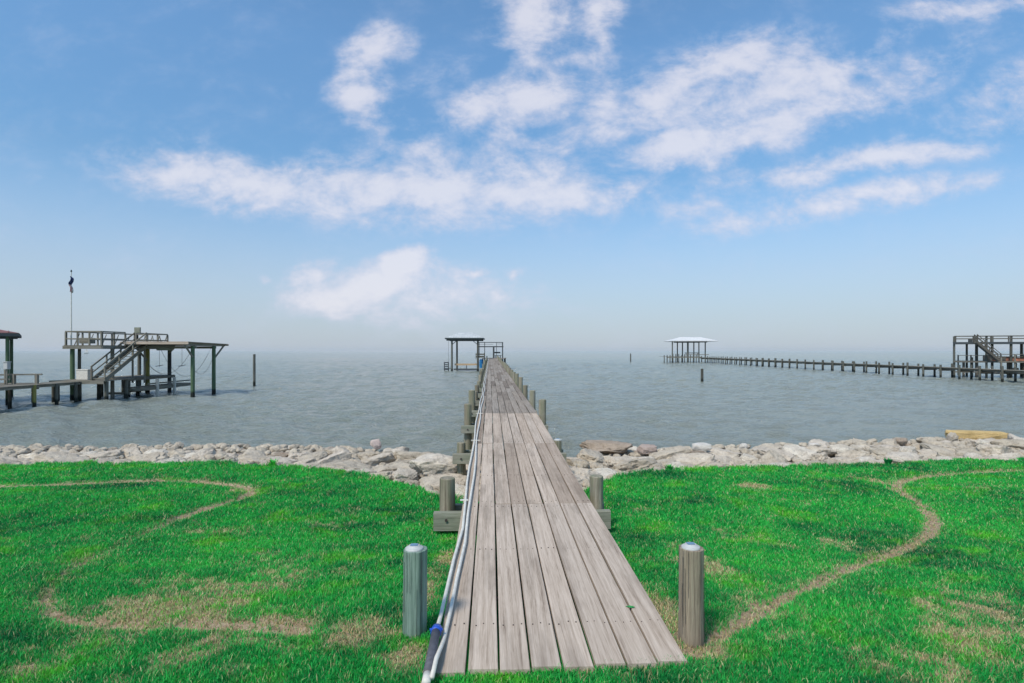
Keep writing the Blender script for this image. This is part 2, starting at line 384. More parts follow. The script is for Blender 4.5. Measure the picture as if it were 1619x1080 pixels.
xs = np.concatenate([np.linspace(-400,-60,12,endpoint=False), np.linspace(-60,-15,60,endpoint=False), np.linspace(-15,15,500,endpoint=False), np.linspace(15,60,60,endpoint=False), np.linspace(60,400,13)])
ys = np.concatenate([np.linspace(-150,-10,15,endpoint=False), np.linspace(-10,2.5,40,endpoint=False), np.linspace(2.5,13,260,endpoint=False), np.linspace(13,24,60,endpoint=False), np.linspace(24,400,20)])
GX, GY = np.meshgrid(xs, ys); gx = GX.ravel(); gy = GY.ravel()
gz, gb = ground_z(gx, gy); dr, path = dryness(gx, gy)
gz = gz-.045*path
me = np_mesh('ground', np.stack([gx, gy, gz], 1), grid_quads(len(ys), len(xs)))
me.attributes.new('dry', 'FLOAT', 'POINT').data.foreach_set('value', dr.astype(np.float32))
me.attributes.new('bank', 'FLOAT', 'POINT').data.foreach_set('value', gb.astype(np.float32))
me.materials.append(M['ground'])
tag(link(bpy.data.objects.new('ground', me)), kind='structure')

# grass blades: uncountable, one object
def make_grass():
    Y = []; X = []
    for (y0, y1, dens) in ((2.7,4.2,13000),(4.2,5.5,9000),(5.5,7.5,5600),(7.5,9.8,3600),(9.8,12.8,2500)):
        hw = .93*y1+1.0; n = int(2*hw*(y1-y0)*dens)
        X.append(nrg.uniform(-hw, hw, n)); Y.append(nrg.uniform(y0, y1, n))
    x = np.concatenate(X); y = np.concatenate(Y)
    dry, path = dryness(x, y)
    keep = nrg.random(len(x)) > path*.66
    e = edge_y(x)+.30*(vnoise(x*5, y*0, 8)-.35); keep &= (y < e)
    s = (x*PS.x+y*PS.y); t = (x*PU.x+y*PU.y)
    keep &= ~((s > -.40) & (s < 1.20) & (t > 3.37+.08*np.clip(s+.33, 0, 1.6)))
    for (cx, cy) in ((-.663,3.9),(1.19,3.84)): keep &= np.hypot(x-cx, y-cy) > .085
    x = x[keep]; y = y[keep]; dry = dry[keep]; path = path[keep]; n = len(x)
    z, _ = ground_z(x, y); z = z-.045*path
    near_edge = np.clip(1-(edge_y(x)-y)/.5, 0, 1)
    pt = fbm(x*1.1, y*1.1, 3, 21)
    h = nrg.uniform(.017, .043, n)*(.65+.7*pt)*(1-.35*dry)*(1+near_edge*1.4*vnoise(x*3, y*3, 4))
    h *= 1+.15*np.clip(y-5, 0, 6)*.3
    w = nrg.uniform(.0017, .0033, n)*(1+np.clip(y-4, 0, 9)*.22)
    an = nrg.uniform(0, 2*np.pi, n); ca, sa = np.cos(an), np.sin(an)
    lean = nrg.uniform(.2, 1.15, n)*h; la = an+np.pi/2+nrg.normal(0, .7, n); lx, ly = np.cos(la)*lean, np.sin(la)*lean
    V = np.zeros((n, 5, 3))
    V[:, 0] = np.stack([x-ca*w, y-sa*w, z-.008], 1); V[:, 1] = np.stack([x+ca*w, y+sa*w, z-.008], 1)
    mz = z+h*.6; mx_ = x+lx*.35; my = y+ly*.35
    V[:, 2] = np.stack([mx_+ca*w*.8, my+sa*w*.8, mz], 1); V[:, 3] = np.stack([mx_-ca*w*.8, my-sa*w*.8, mz], 1)
    V[:, 4] = np.stack([x+lx, y+ly, z+h], 1)
    b = np.arange(n)*5
    me = np_mesh('grass', V.reshape(-1, 3), np.stack([b, b+1, b+2, b+3], 1), np.stack([b+3, b+2, b+4], 1))
    me.attributes.new('rnd', 'FLOAT', 'POINT').data.foreach_set('value', np.repeat(nrg.random(n), 5).astype(np.float32))
    dd = np.clip((dry+nrg.normal(0, .42, n)-.52)*2.4, 0, 1)
    dd = np.where(nrg.random(n) < .05, .7, dd)
    me.attributes.new('dry', 'FLOAT', 'POINT').data.foreach_set('value', np.repeat(dd, 5).astype(np.float32))
    me.materials.append(M['blade'])
    o = link(bpy.data.objects.new('grass', me))
    tag(o, 'vivid green mown grass blades with straw patches on the lawn', 'grass', kind='stuff')
make_grass()

# leafy weeds poking out at the edge of the stones
def weed(px, py, h, n, label):
    x, y = gp(px, py); z = float(ground_z(x, y)[0])
    V = []; Fc = []
    for k in range(n):
        an = rng.uniform(0, 6.28); r = rng.uniform(0, h*.8); bx, by = x+math.cos(an)*r*.5, y+math.sin(an)*r*.5
        hh = h*rng.uniform(.5, 1); lx, ly = math.cos(an)*hh*.5, math.sin(an)*hh*.5
        w = .014; px_, py_ = -math.sin(an)*w, math.cos(an)*w; b = len(V)
        V += [(bx-px_*.3, by-py_*.3, z-.02), (bx+px_*.3, by+py_*.3, z-.02), (bx+lx*.5+px_, by+ly*.5+py_, z+hh*.7), (bx+lx*.5-px_, by+ly*.5-py_, z+hh*.7), (bx+lx, by+ly, z+hh)]
        Fc += [(b, b+1, b+2, b+3), (b+3, b+2, b+4)]
    V = np.array(V); off = np.array((x, y, z)); me = bpy.data.meshes.new('weed'); me.from_pydata([tuple(q) for q in V-off], [], Fc)
    me.attributes.new('rnd', 'FLOAT', 'POINT').data.foreach_set('value', nrg.random(len(V)).astype(np.float32))
    me.materials.append(M['blade']); o = link(bpy.data.objects.new('weed', me)); o.location = off
    tag(o, label, 'weed', 'weeds along the edge of the stones')
weed(431, 738, .17, 60, 'dark green weed standing alone against the pale stones left of the pier')
weed(1058, 741, .14, 70, 'leafy green weed clump at the lawn edge just left of the white boulder')
weed(1404, 734, .14, 60, 'weed tuft in front of stones left of where the dirt track bends')

# ------------------------------------------------------------------ water
def make_water():
    d = 8.5; D = [d]
    while d < 3900: d *= 1.0056; d += .012; D.append(d)
    D = np.array(D); nc = 620; u = np.linspace(-1.28, 1.28, nc)
    U, DD = np.meshgrid(u, D); X = U*(DD+16); Yw = DD
    Z = np.zeros_like(X); sp = 2.56/nc*(DD+16)
    r2 = np.random.default_rng(5)
    for k in range(56):
        lam = .35*(12.0**r2.random()); an = math.radians(-100+r2.normal(0, 32)); kx, ky = math.cos(an)*2*math.pi/lam, math.sin(an)*2*math.pi/lam
        amp = .0072*lam**.75*(.6+.8*r2.random())
        fade = np.clip(lam/(2.6*sp)-.6, 0, 1)
        ph = kx*X+ky*Yw+r2.random()*6.28+.9*np.sin(X*.13+k)+.7*np.sin(Yw*.11+k*2)
        Z += fade*amp*(np.sin(ph)+.28*np.sin(2*ph+.4))
    gust = .65+.7*vnoise(X*.05, Yw*.035, 3)
    Z *= gust
    me = np_mesh('water', np.stack([X.ravel(), Yw.ravel(), Z.ravel()], 1), grid_quads(len(D), nc))
    me.materials.append(M['water'])
    tag(link(bpy.data.objects.new('water', me)), kind='structure')
make_water()

# ------------------------------------------------------------------ stones of the shore
def ico(sub):
    import bmesh
    bm = bmesh.new(); bmesh.ops.create_icosphere(bm, subdivisions=sub, radius=1.0)
    v = [x.co.copy() for x in bm.verts]; f = [tuple(q.index for q in fc.verts) for fc in bm.faces]; bm.free(); return v, f
IV, IF = ico(5)
def rock_mesh(seed, dims, cuts=9, mat='rock', rough=1.0, squareness=0, top=True):
    r = random.Random(seed); planes = []
    for k in range(cuts):
        n = Vector((r.gauss(0,1), r.gauss(0,1), r.gauss(0,1))).normalized(); planes.append((n, r.uniform(.55, .86)))
    if top: planes.append((Vector((r.gauss(0,.15), r.gauss(0,.15), 1)).normalized(), r.uniform(.55, .75)))
    vs = []
    o = Vector((seed*3.1, seed*1.7, 0))
    for v in IV:
        q = v.copy()
        if squareness:
            mx = max(abs(q.x), abs(q.y), abs(q.z)); q = q.lerp(q/mx*.8, squareness)
        for n, c in planes:
            e = q.dot(n)-c
            if e > 0: q -= n*(e*.93)
        k = 1+rough*(.16*noise.fractal(v*1.5+o, 1, 2, 4)+.05*noise.noise(v*6+o)+.03*noise.noise(v*14+o))
        rid = noise.noise(v*2.6+o*2); k -= rough*.10*max(0, .12-abs(rid))/.12
        q = q*k; vs.append((q.x*dims[0], q.y*dims[1], q.z*dims[2]))
    me = bpy.data.meshes.new('boulder'); me.from_pydata(vs, [], IF)
    me.polygons.foreach_set('use_smooth', [True]*len(IF)); me.materials.append(M[mat]); me.update(); return me
protos = [rock_mesh(k, (1, rng.uniform(.65, .95), rng.uniform(.42, .68)), cuts=rng.choice((6,8,10)), squareness=rng.uniform(.2,.6)) for k in range(12)]
brown = [rock_mesh(40+k, (1, .8, .5), mat='rock_brown') for k in range(2)]
def bank_top(x, y):
    o = y-float(edge_y(x)); z = float(ground_z(x, y)[0])
    rise = .20*max(0, min(1, (x-4)/8)) if x > 0 else 0
    return z + (rise+.10)*max(0, min(1, o/1.5))
def place(me, x, y, z, s, rot, label, group=None, cat='boulder'):
    o = link(bpy.data.objects.new('boulder', me)); o.location = (x, y, z); o.scale = (s, s, s) if not isinstance(s, tuple) else s
    o.rotation_euler = rot; return tag(o, label, cat, group)
specials = []   # (x, y, radius) kept free
def special(px, py, d, wpx, dims, seed, mat, label, rot=(0,0,0), sq=0, lift=0, rough=.8):
    x = (px-809.5)/F*d; z = CAMZ-(py-554)/F*d; half = wpx/F*d/2
    me = rock_mesh(seed, dims, cuts=0 if sq > .85 else 7, mat=mat, rough=rough, squareness=sq, top=sq <= .85)
    mx = max(abs(v.co.x) for v in me.vertices); s = half/mx
    specials.append((x, d, half*.8)); return place(me, x, d, z+lift, s, rot, label)
special(1107, 708, 13.6, 34, (1,.8,.55), 61, 'rock_white', 'bright white boulder on top of the stones right of the pier', (0,.05,.1), .6, rough=.5)
special(1104, 719, 13.3, 34, (1,.8,.42), 62, 'rock_brown', 'squared brown stone directly under the bright white boulder', (0,0,.2), .8, rough=.5)
special(1545, 689, 15.6, 92, (1,.28,.17), 63, 'rock_ochre', 'long ochre squared slab lying on top of the stones at far right', (0,.02,-.04), .9, rough=.45)
special(594, 702, 14.2, 18, (1,.8,1.1), 64, 'rock_pink', 'small upright pinkish stone on the crest of the stones left of the pier', (0,0,.4), .3)
special(1175, 706, 14.3, 13, (1,.9,.9), 65, 'rock_white', 'small white stone beside the bright white boulder, on the crest', (0,0,.2), .3)
special(960, 706, 13.9, 88, (1,.6,.28), 66, 'rock_brown', 'wide flat brown slab on the crest beside the short capped piling', (0,.05,.1), .5)
special(1022, 710, 13.6, 30, (1,.8,.6), 67, 'rock_pink', 'pale squarish boulder on the crest just right of the flat brown slab', (0,0,.3), .6)
special(688, 738, 11.0, 82, (1,.8,.55), 68, 'rock', 'largest pale boulder, rounded slab beside the left side of the pier', (.15,-.12,.2), .2)
special(640, 752, 10.6, 46, (1,.9,.6), 69, 'rock', 'wedge-shaped pale boulder left of the largest boulder near the lawn', (.1,.1,.9), .2)
special(1288, 704, 14.4, 20, (1,.8,.5), 70, 'rock_white', 'small whitish flat stone on the crest midway between the white boulder and the ochre slab', (0,0,.2), .3)
special(1424, 697, 14.6, 26, (1,.8,.6), 71, 'rock_brown', 'dark brown boulder on the crest left of the ochre slab', (0,0,.2), .2)
special(1506, 692, 15.2, 20, (1,.9,1.0), 72, 'rock', 'grey boulder touching the left end of the ochre slab', (0,0,1.0), .2)
count = 0; spots = []
CRX = [-300,0,150,300,560,700,900,1100,1250,1400,1500,1619,1900]; CRY = [716,715,708,712,706,703,706,706,702,696,698,693,693]
tries = 0
rr = random.Random(21)
while count < 285 and tries < 40000:
    tries += 1
    x = rr.uniform(-17.5, 18.5); ey = float(edge_y(x)); o = rr.uniform(.12, 4.3); y = ey+o
    if abs(x) > .93*y+1.2: continue
    s_ = x*PS.x+y*PS.y
    size = rr.choice((.34,.38,.44,.50,.58))*(1.15 if -4 < x < 5 else 1.0)
    if o < .4: size = min(size, .36)
    if any((x-a)**2+(y-b)**2 < ((c+size)*.52)**2 for a, b, c in spots): continue
    if any((x-a)**2+(y-b)**2 < ((c+size)*.62)**2 for a, b, c in specials): continue
    z = bank_top(x, y)
    if -.7 < s_ < 1.6 and z+size*.7 > deck_z(y)-.30: z = deck_z(y)-.30-size*.7
    if z < -.5: continue
    spots.append((x, y, size))
    isb = rr.random() < .09 and o > 1.8
    if isb: lab, grp = ('brown rough boulder among the paler ones on the outer bank', 'brown boulders on the outer bank')
    elif s_ < .43: lab, grp = ('pale rough limestone boulder in the bank left of the pier', 'pale boulders left of the pier')
    else: lab, grp = ('pale rough limestone boulder in the bank right of the pier', 'pale boulders right of the pier')
    me = rr.choice(brown) if isb else rr.choice(protos)
    px = 809.5+F*x/y; top = z+size*.36; zmax = CAMZ-(np.interp(px, CRX, CRY)+rr.uniform(-2, 5)-554)/F*y
    z = min(z-.04, zmax-size*.42)
    if z < float(ground_z(x, y)[0])-size*.5: continue
    place(me, x, y, z, (size, size*rr.uniform(.8,1.1), size*rr.uniform(.75, .95)), (rr.gauss(0,.16), rr.gauss(0,.16), rr.uniform(0, 6.28)), lab, grp)
    count += 1
# small rubble packed between the boulders (uncountable)
def rubble():
    V = []; Q = []; r = random.Random(3); iv, if_ = ico(2)
    for k in range(3200):
        x = r.uniform(-17.5, 18.5); y = float(edge_y(x))+r.uniform(.0, 4.2)
        if abs(x) > .93*y+1: continue
        z = float(ground_z(x, y)[0])+(bank_top(x, y)-float(ground_z(x, y)[0]))*.6; s = r.uniform(.04, .15); b = len(V)
        mt = Matrix.Rotation(r.uniform(0, 6), 3, 'Z') @ Matrix.Rotation(r.uniform(-.4, .4), 3, 'X'); sx, sy, sz = s, s*r.uniform(.6, 1), s*r.uniform(.4, .8)
        o = Vector((k*1.3, k*.7, 0))
        for v in iv:
            q = v*(1+.35*noise.noise(v*1.6+o)); q = mt @ Vector((q.x*sx, q.y*sy, q.z*sz)); V.append((x+q.x, y+q.y, z+q.z))
        Q += [(a+b, c+b, d+b) for a, c, d in if_]
    me = bpy.data.meshes.new('rubble'); me.from_pydata(V, [], Q); me.materials.append(M['rock'])
    tag(link(bpy.data.objects.new('rubble', me)), 'small loose stones packed between the boulders', 'rubble', kind='stuff')
rubble()

# ------------------------------------------------------------------ the long pier
pier = thing('pier', tuple(pier_p(.43, 3.4, 1.57)), 'long weathered grey plank pier running straight out from the lawn to the horizon', 'pier')
SL, SR = -.332, 1.213
def deck_run(t0, t1, mb, ends0=None, joints=None, lift=0, gap=.013, warp=.003):
    n = 8; w = (SR-SL)/n
    for i in range(n):
        s = SL+w*(i+.5)
        a = t0+(ends0[i] if ends0 else 0)
        cuts = [a]+[j for j in joints(i) if a < j < t1]+[t1]
        for c0, c1 in zip(cuts[:-1], cuts[1:]):
            dz = rng.uniform(-.003, .003)
            mb.beam(pier_p(s+rng.uniform(-.002,.002), c0+.003, deck_z(c0+.001)-.019+dz), pier_p(s, c1-.003, deck_z(c1-.001)-.019+dz), w-gap-rng.uniform(0,.006), .038, ch=.003, seg=max(2, int((c1-c0)*1.5)), warp=warp)
mb = MB()
ends = [-.050,-.030,-.036,-.012,-.022,.000,-.006,.012]
def j1(i): return [6.72+(.0 if i > 1 else .9), 10.5+(i % 2)*.02] if i else [10.5]
deck_run(3.42, 14.6, mb, ends, j1)
# nail heads, three across each plank over every joist
w = (SR-SL)/8
for t in (3.92, 5.3, 6.62, 6.82, 8.1, 9.4, 10.7):
    for i in range(8):
        for k in (-.3, 0, .3):
            q = pier_p(SL+w*(i+.5+k)+rng.uniform(-.008,.008), t+rng.uniform(-.02,.02), deck_z(t))
            mb.cyl(q+Vector((0,0,-.01)), q+Vector((0,0,.0045)), .0045, n=6, mi=1, smooth=False)
near_deck = mb.build('deck', [M['deck'], M['nail']], pier); tag(near_deck, 'paler near run of deck planks with nail heads')
mb = MB()
def j2(i): return [14.6+3.66*(k+1)+(1.83 if (i*7+k) % 3 == 0 else 0) for k in range(25)]
deck_run(14.6, 104.0, mb, None, j2, gap=.012, warp=.006)
d2 = mb.build('deck', M['deck_far'], pier); tag(d2, 'darker far run of deck planks')
for s in (SL+.06, .43, SR-.06):      # stringers carrying the planks
    mb = MB(); pts = [3.5, 14.6, 40, 70, 104]
    for a, b in zip(pts[:-1], pts[1:]):
        mb.beam(pier_p(s, a+.002, deck_z(a+.001)-.139-(0 if a > 5 else 0)), pier_p(s, b-.002, deck_z(b-.001)-.139), .045, .19)
    mb.build('stringer', M['beam'], pier)
# piles and cap beams: (t, left top above deck, right top above deck, s offsets)
rows = [(7.35, .16, .17, -.55, 1.385), (10.9, -.05, -.02, -.545, 1.30)]
t = 14.25
while t < 103: rows.append((t, rng.uniform(.28,.38) if t < 15 else rng.uniform(.05,.5), rng.uniform(.34,.42) if t < 20 else rng.uniform(.28,.5), -.555, 1.30)); t += 3.35
first_pile = {}
for ri, (t, hl, hr, sl, sr_) in enumerate(rows):
    zc = deck_z(t)-.236
    mb = MB(); depth = .19
    if ri == 0: depth = .23
    mb.beam(pier_p(sl-.16, t-.16, zc-depth/2), pier_p(sr_+.14, t-.16, zc-depth/2), .10, depth, ch=.006)
    if ri > 0 or True:
        mb.beam(pier_p(sl-.10, t+.15, zc-depth/2+.012), pier_p(sr_+.12, t+.15, zc-depth/2+.012), .09, depth, ch=.006)
    mb.build('cap_beam', M['beam'], pier)
    gzv = -1.0 if t > 13 else float(ground_z(0, t)[0])-.3
    for s, h, rad in ((sl, hl, .098), (sr_, hr, .092)):
        if ri == 1: rad = .082
        top = deck_z(t)+h; b = pier_p(s, t, gzv); mb = MB()
        a = rng.uniform(-.015,.015)
        mb.cyl(b, pier_p(s+a, t, top), rad*1.06, rad*.98, n=20 if t < 25 else 10, rings=10, wob=.09, bevel=.012)
        if t < 22:   # bolt through pile and cap
            q = pier_p(s, t-.2, zc-.09); mb.cyl(q, q+PU*(-.03), .018, n=8, mi=1)
        mb.build('piling', [M['pile'], M['nail']], pier, origin=tuple(b-Vector(pier.location)) if False else None)
# pier head at the far end: wider landing, upper rail frame, benches
HZ = deck_z(103)
def ph(px, d): return (px-809.5)/F*d
mb = MB()
for k in range(40):
    yy = 100.2+k*.2
    mb.beam((-5.3, yy, HZ-.02), (-1.2 if yy < 104 else -1.0, yy, HZ-.02), .19, .04, rnd=rng.random())
mb.build('landing_deck', M['deck_far'], pier)
for X in (-5.2, -3.3, -1.3):
    for yy in (100.6, 107.6):
        mb = MB(); mb.cyl((X, yy, -1), (X, yy, HZ-.05), .13, n=10, rings=3, wob=.05); mb.build('piling', M['far_pile'], pier)
d = 104.5
uz, rz_ = CAMZ+(554-548.2)/F*d, CAMZ+(554-541.3)/F*d
frame = MB()
for px, wd, ztop in ((766.3,.12,rz_), (780.5,.30,uz), (794.6,.20,rz_)):
    frame.beam((ph(px,d), d, HZ-.05 if px < 790 else -1), (ph(px,d), d, ztop), wd, wd)
for px in (758, 785): frame.beam((ph(px,d+3), d+3, HZ-.05), (ph(px,d+3), d+3, rz_), .10, .10)
frame.beam((ph(754,d), d-.06, uz), (ph(796,d), d-.06, uz), .12, .20)
frame.beam((ph(754,d+3), d+3, uz), (ph(795,d+3), d+3, uz), .12, .16)
for px in (756, 795): frame.beam((ph(px,d), d+.06, uz+.002), (ph(px,d+3), d+2.9, uz+.002), .12, .14)
frame.beam((ph(754,d), d-.07, rz_), (ph(795.5,d), d-.07, rz_), .08, .10)
frame.beam((ph(756,d), d-.06, (uz+rz_)/2+.05), (ph(780,d), d-.06, (uz+rz_)/2+.05), .05, .06)
frame.beam((ph(786,d), d-.06, (uz+rz_)/2+.1), (ph(794,d), d-.06, (uz+rz_)/2+.1), .05, .06)
frame.beam((ph(754,d+3), d+3.07, rz_), (ph(794,d+3), d+3.07, rz_), .06, .08)
frame.build('upper_frame', M['dark_wood'], pier)
mb = MB(); mb.beam((ph(782,d), d+.4, HZ+.45), (ph(793,d), d+.4, HZ+.45), .5, .1); mb.beam((ph(781,d), d+.7, HZ+1.0), (ph(791,d), d+.7, HZ+1.0), .06, .25)
for px in (783, 791): mb.beam((ph(px,d), d+.5, HZ-.02), (ph(px,d), d+.5, HZ+.4), .12, .12)
mb.build('bench', M['dark_wood'], pier)
mb = MB(); 
for zz, hh in ((HZ+.72, .22), (HZ+.28, .30)): mb.beam((ph(752,101), 101, zz), (ph(766,101), 101, zz), .05, hh)
for px in (752.5, 765.5): mb.beam((ph(px,101), 101.06, HZ-.2), (ph(px,101), 101.06, HZ+.95), .09, .09)
tag(mb.build('side_rail', M['tan_wood'], pier), 'newer tan boards on the left side of the pier head')

# the two pipes along the left edge
def pipe_pts(s_far, near):
    pts = [pier_p(s, t, z) for s, t, z in near]
    t = near[-1][1]+.8
    while t < 100: pts.append(pier_p(s_far+.014*math.sin(t*1.3+s_far*40)+.01*math.sin(t*.37), t, deck_z(t)+.028)); t += .9
    return pts
z0 = float(base_z(3.3))
pA = thing('water_pipe', tuple(pier_p(-.36, 3.3, z0)), 'outer white plastic pipe with grey sleeve and blue collar along the left pier edge', 'pipe')
mb = MB(); ptsA = pipe_pts(-.30, [(-.362,3.26,z0+.055),(-.356,3.45,z0+.075),(-.352,3.7,z0+.10),(-.347,4.0,deck_z(4)+.022),(-.335,4.4,deck_z(4.4)+.026),(-.318,5.0,deck_z(5)+.027)])
mb.tube(ptsA, .0145, 10); mb.build('pipe', M['pvc'], pA)
mb = MB(); mb.tube([ptsA[0].lerp(ptsA[1], .25), ptsA[1], ptsA[2].lerp(ptsA[3], .02)], .030, 14); mb.build('sleeve', M['grey_rubber'], pA)
mb = MB(); a, b = ptsA[2].lerp(ptsA[3], .0), ptsA[2].lerp(ptsA[3], .22); mb.tube([a, b], .036, 14)
mb.tube([a.lerp(b, .4)+Vector((-.042,0,.012)), a.lerp(b, .4)+Vector((.042,0,.012))], .009, 8); mb.build('collar', M['blue_plastic'], pA)
mb = MB(); mb.tube([ptsA[0]-PU*.045, ptsA[0]+PU*.05], .026, 12); tag(mb.build('end_cap', M['pvc'], pA), 'round white end plug')
pB = thing('water_pipe', tuple(pier_p(-.30, 3.3, z0)), 'inner white plastic pipe lying on the deck planks beside the outer one', 'pipe')
mb = MB(); ptsB = pipe_pts(-.238, [(-.332,3.25,z0+.065),(-.322,3.42,z0+.085),(-.300,3.7,deck_z(3.7)+.019),(-.282,4.1,deck_z(4.1)+.021),(-.270,4.6,deck_z(4.6)+.022)])
mb.tube(ptsB, .0145, 10); mb.build('pipe', M['pvc'], pB)
for t in (6.75, 10.6, 14.3):
    mb = MB(); mb.beam(pier_p(-.355, t, deck_z(t)+.042), pier_p(-.18 if t > 7 else -.26, t, deck_z(t)+.042), .03, .012); mb.build('clamp', M['pvc'], pB)

# posts with solar caps
def solar(loc, r, label):
    t = thing('solar_light', loc, label, 'solar light', None); L = Vector(loc)
    mb = MB(); mb.cyl(L, L+Vector((0,0,.012)), r, r*.97, n=28, rings=1, bevel=.004); mb.cyl(L+Vector((0,0,.0125)), L+Vector((0,0,.026)), r*.86, r*.66, n=28, bevel=.005)
    mb.build('housing', M['white_paint'], t)
    mb = MB(); mb.box(L+Vector((0,0,.0285)), (r*.80, r*.62, .004)); mb.build('solar_panel', M['lens'], t)
def bollard(px, basey, topy, d, mat, rad, label, light):
    x = (px-809.5)/F*d; z0 = CAMZ-(basey-554)/F*d; z1 = CAMZ-(topy-554)/F*(d)
    mb = MB(); mb.cyl((x, d, z0-.3), (x+.008, d+.005, z1), rad*1.03, rad*.97, n=48, rings=20, wob=.10, bevel=.003)
    for k in range(7):      # drying cracks
        an = rng.uniform(2.6, 6.8); r_ = rad*1.012; za = z0+rng.uniform(.02, .35); zb = min(z1-.004, za+rng.uniform(.18, .55))
        cx, cy = x+.004+math.cos(an)*r_, d+math.sin(an)*r_
        mb.beam((cx, cy, za), (cx+rng.uniform(-.003,.003), cy, zb), .0016, .0016, mi=1)
    o = mb.build('wooden_post', [M[mat], M['cable']], None, origin=(x, d, z0-.02)); tag(o, label, 'post', 'posts flanking the pier entrance')
    solar((x, d, z1+.001), .062, light)
bollard(655, 1008, 868, 3.88, 'post_green', .083, 'greenish grey round wooden post in the grass left of the pier entrance', 'white solar light cap on the greenish post left of the pier entrance')
bollard(1092, 1018, 866, 3.82, 'post_brown', .084, 'brown grey round wooden post in the grass right of the pier entrance', 'white solar light cap on the brown grey post right of the pier entrance')
solar(tuple(pier_p(1.30, 10.9, deck_z(10.9)-.018)), .075, 'small white cap on the short piling beside the stones right of the pier')
# small leaf dropped on the deck
me = bpy.data.meshes.new('leaf'); me.from_pydata([(-.035,0,0),(-.012,.016,.006),(.014,.019,.007),(.04,.002,.012),(.012,-.015,.006),(-.014,-.014,.008)], [], [(0,1,5),(1,2,4,5),(2,3,4)])
me.materials.append(M['leaf']); o = link(bpy.data.objects.new('leaf', me)); md = o.modifiers.new('t', 'SOLIDIFY'); md.thickness = .001
o.location = pier_p(1.02, 4.12, deck_z(4.12)+.002); o.rotation_euler = (0,0,-.5); tag(o, 'small green leaf lying on the deck planks', 'leaf')

# ------------------------------------------------------------------ boat shelters with hip roofs
def hip_roof(mb, x0, x1, y0, y1, z0, z1, inset, mi=0, mi_trim=1, thick=.12, ribs=0):
    xm0, xm1 = x0+inset, x1-inset; ym = (y0+y1)/2
    a = [(x0,y0,z0),(x1,y0,z0),(x1,y1,z0),(x0,y1,z0)]; r = [(xm0,ym,z1),(xm1,ym,z1)]
    b = [(q[0],q[1],z0-.03) for q in a]; V = a+r+b
    Fs = [(0,1,5,4),(1,2,5),(2,3,4,5),(3,0,4),(6,9,8,7),(0,6,7,1),(1,7,8,2),(2,8,9,3),(3,9,6,0)]
    mb.add(V, Fs, [tuple(v) for v in V], .5, mi)
    e = .05
    for p, q in (((x0-e,y0,0),(x1+e,y0,0)),((x0-e,y1,0),(x1+e,y1,0)),((x0,y0+e,0),(x0,y1-e,0)),((x1,y0+e,0),(x1,y1-e,0))):
        mb.beam((p[0],p[1],z0-.03-thick/2-.003), (q[0],q[1],z0-.03-thick/2-.003), .08, thick, mi=mi_trim)
    for k in range(1, ribs):     # standing seams on the near slope
        t = k/ribs; x = x0+(x1-x0)*t
        yt = ym if xm0 <= x <= xm1 else y0+(ym-y0)*(min(x-x0, x1-x)/inset)
        zt = z0+(z1-z0)*(yt-y0)/(ym-y0)
        mb.beam((x, y0, z0+.02), (x, yt-.02, zt+.02), .04, .04, mi=mi)

# shelter left of the pier head
D = 95.0
def W(px, d=D): return (px-809.5)/F*d
def Zc(py, d=D): return CAMZ-(py-554)/F*d
sh = thing('boat_shelter', (W(734), D+2, 0), 'boat shelter with low silver hip roof on dark posts left of the pier head', 'boat shelter')
mb = MB(); ez = Zc(534); hip_roof(mb, W(704.5), W(763.8), D-.6, D+5.2, ez, Zc(525.3), 2.0, thick=.22, ribs=14); mb.build('roof', [M['silver_roof'], M['dark_trim']], sh)
for X, Y in ((W(714.5), D), (W(755.5), D), (W(714.5)+.4, D+4.6), (W(755.5)-.25, D+4.6)):
    mb = MB(); mb.cyl((X, Y, -1), (X, Y, ez-.25), .17, .15, n=12, rings=6, wob=.05); mb.build('post', M['far_pile'], sh)
mb = MB()
for Y in (D-.16, D+4.76): mb.beam((W(706), Y, ez-.38), (W(762), Y, ez-.38), .12, .24)
for X0, s in ((W(714.5), 1), (W(755.5), -1)): mb.beam((X0+s*.1, D-.16, ez-1.1), (X0+s*.8, D-.16, ez-.52), .1, .1)
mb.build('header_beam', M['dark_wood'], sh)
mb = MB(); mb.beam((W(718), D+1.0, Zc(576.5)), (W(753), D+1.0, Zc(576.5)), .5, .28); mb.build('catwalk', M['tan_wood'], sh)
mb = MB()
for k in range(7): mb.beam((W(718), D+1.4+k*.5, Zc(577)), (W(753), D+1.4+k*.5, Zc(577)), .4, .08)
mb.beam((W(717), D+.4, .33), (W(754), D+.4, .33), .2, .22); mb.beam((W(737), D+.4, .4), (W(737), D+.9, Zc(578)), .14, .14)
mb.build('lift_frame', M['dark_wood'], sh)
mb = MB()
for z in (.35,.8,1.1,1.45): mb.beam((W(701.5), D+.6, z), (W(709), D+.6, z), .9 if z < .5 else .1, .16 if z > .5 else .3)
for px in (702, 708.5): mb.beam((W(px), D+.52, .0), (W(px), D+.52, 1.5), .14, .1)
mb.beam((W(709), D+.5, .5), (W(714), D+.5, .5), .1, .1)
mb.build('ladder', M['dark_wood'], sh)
mb = MB(); mb.tube([(W(708.5), D+.5, ez-.3), (W(708.7), D+.5, 1.5)], .02, 6, mi=0); mb.build('cable', M['cable'], sh)
bl = thing('barrel', (W(760.5,97), 97, HZ-1.3), 'bright blue plastic barrel hanging between the boat shelter and the far pier deck', 'barrel')
mb = MB(); X, Y = W(760.5,97), 97; zt, zb = Zc(568.5,97), Zc(582,97)
mb.cyl((X,Y,zb), (X,Y,zb+(zt-zb)*.5), .27, .31, n=20, rings=4); mb.cyl((X,Y,zb+(zt-zb)*.5), (X,Y,zt), .31, .26, n=20, rings=4, bevel=.04)
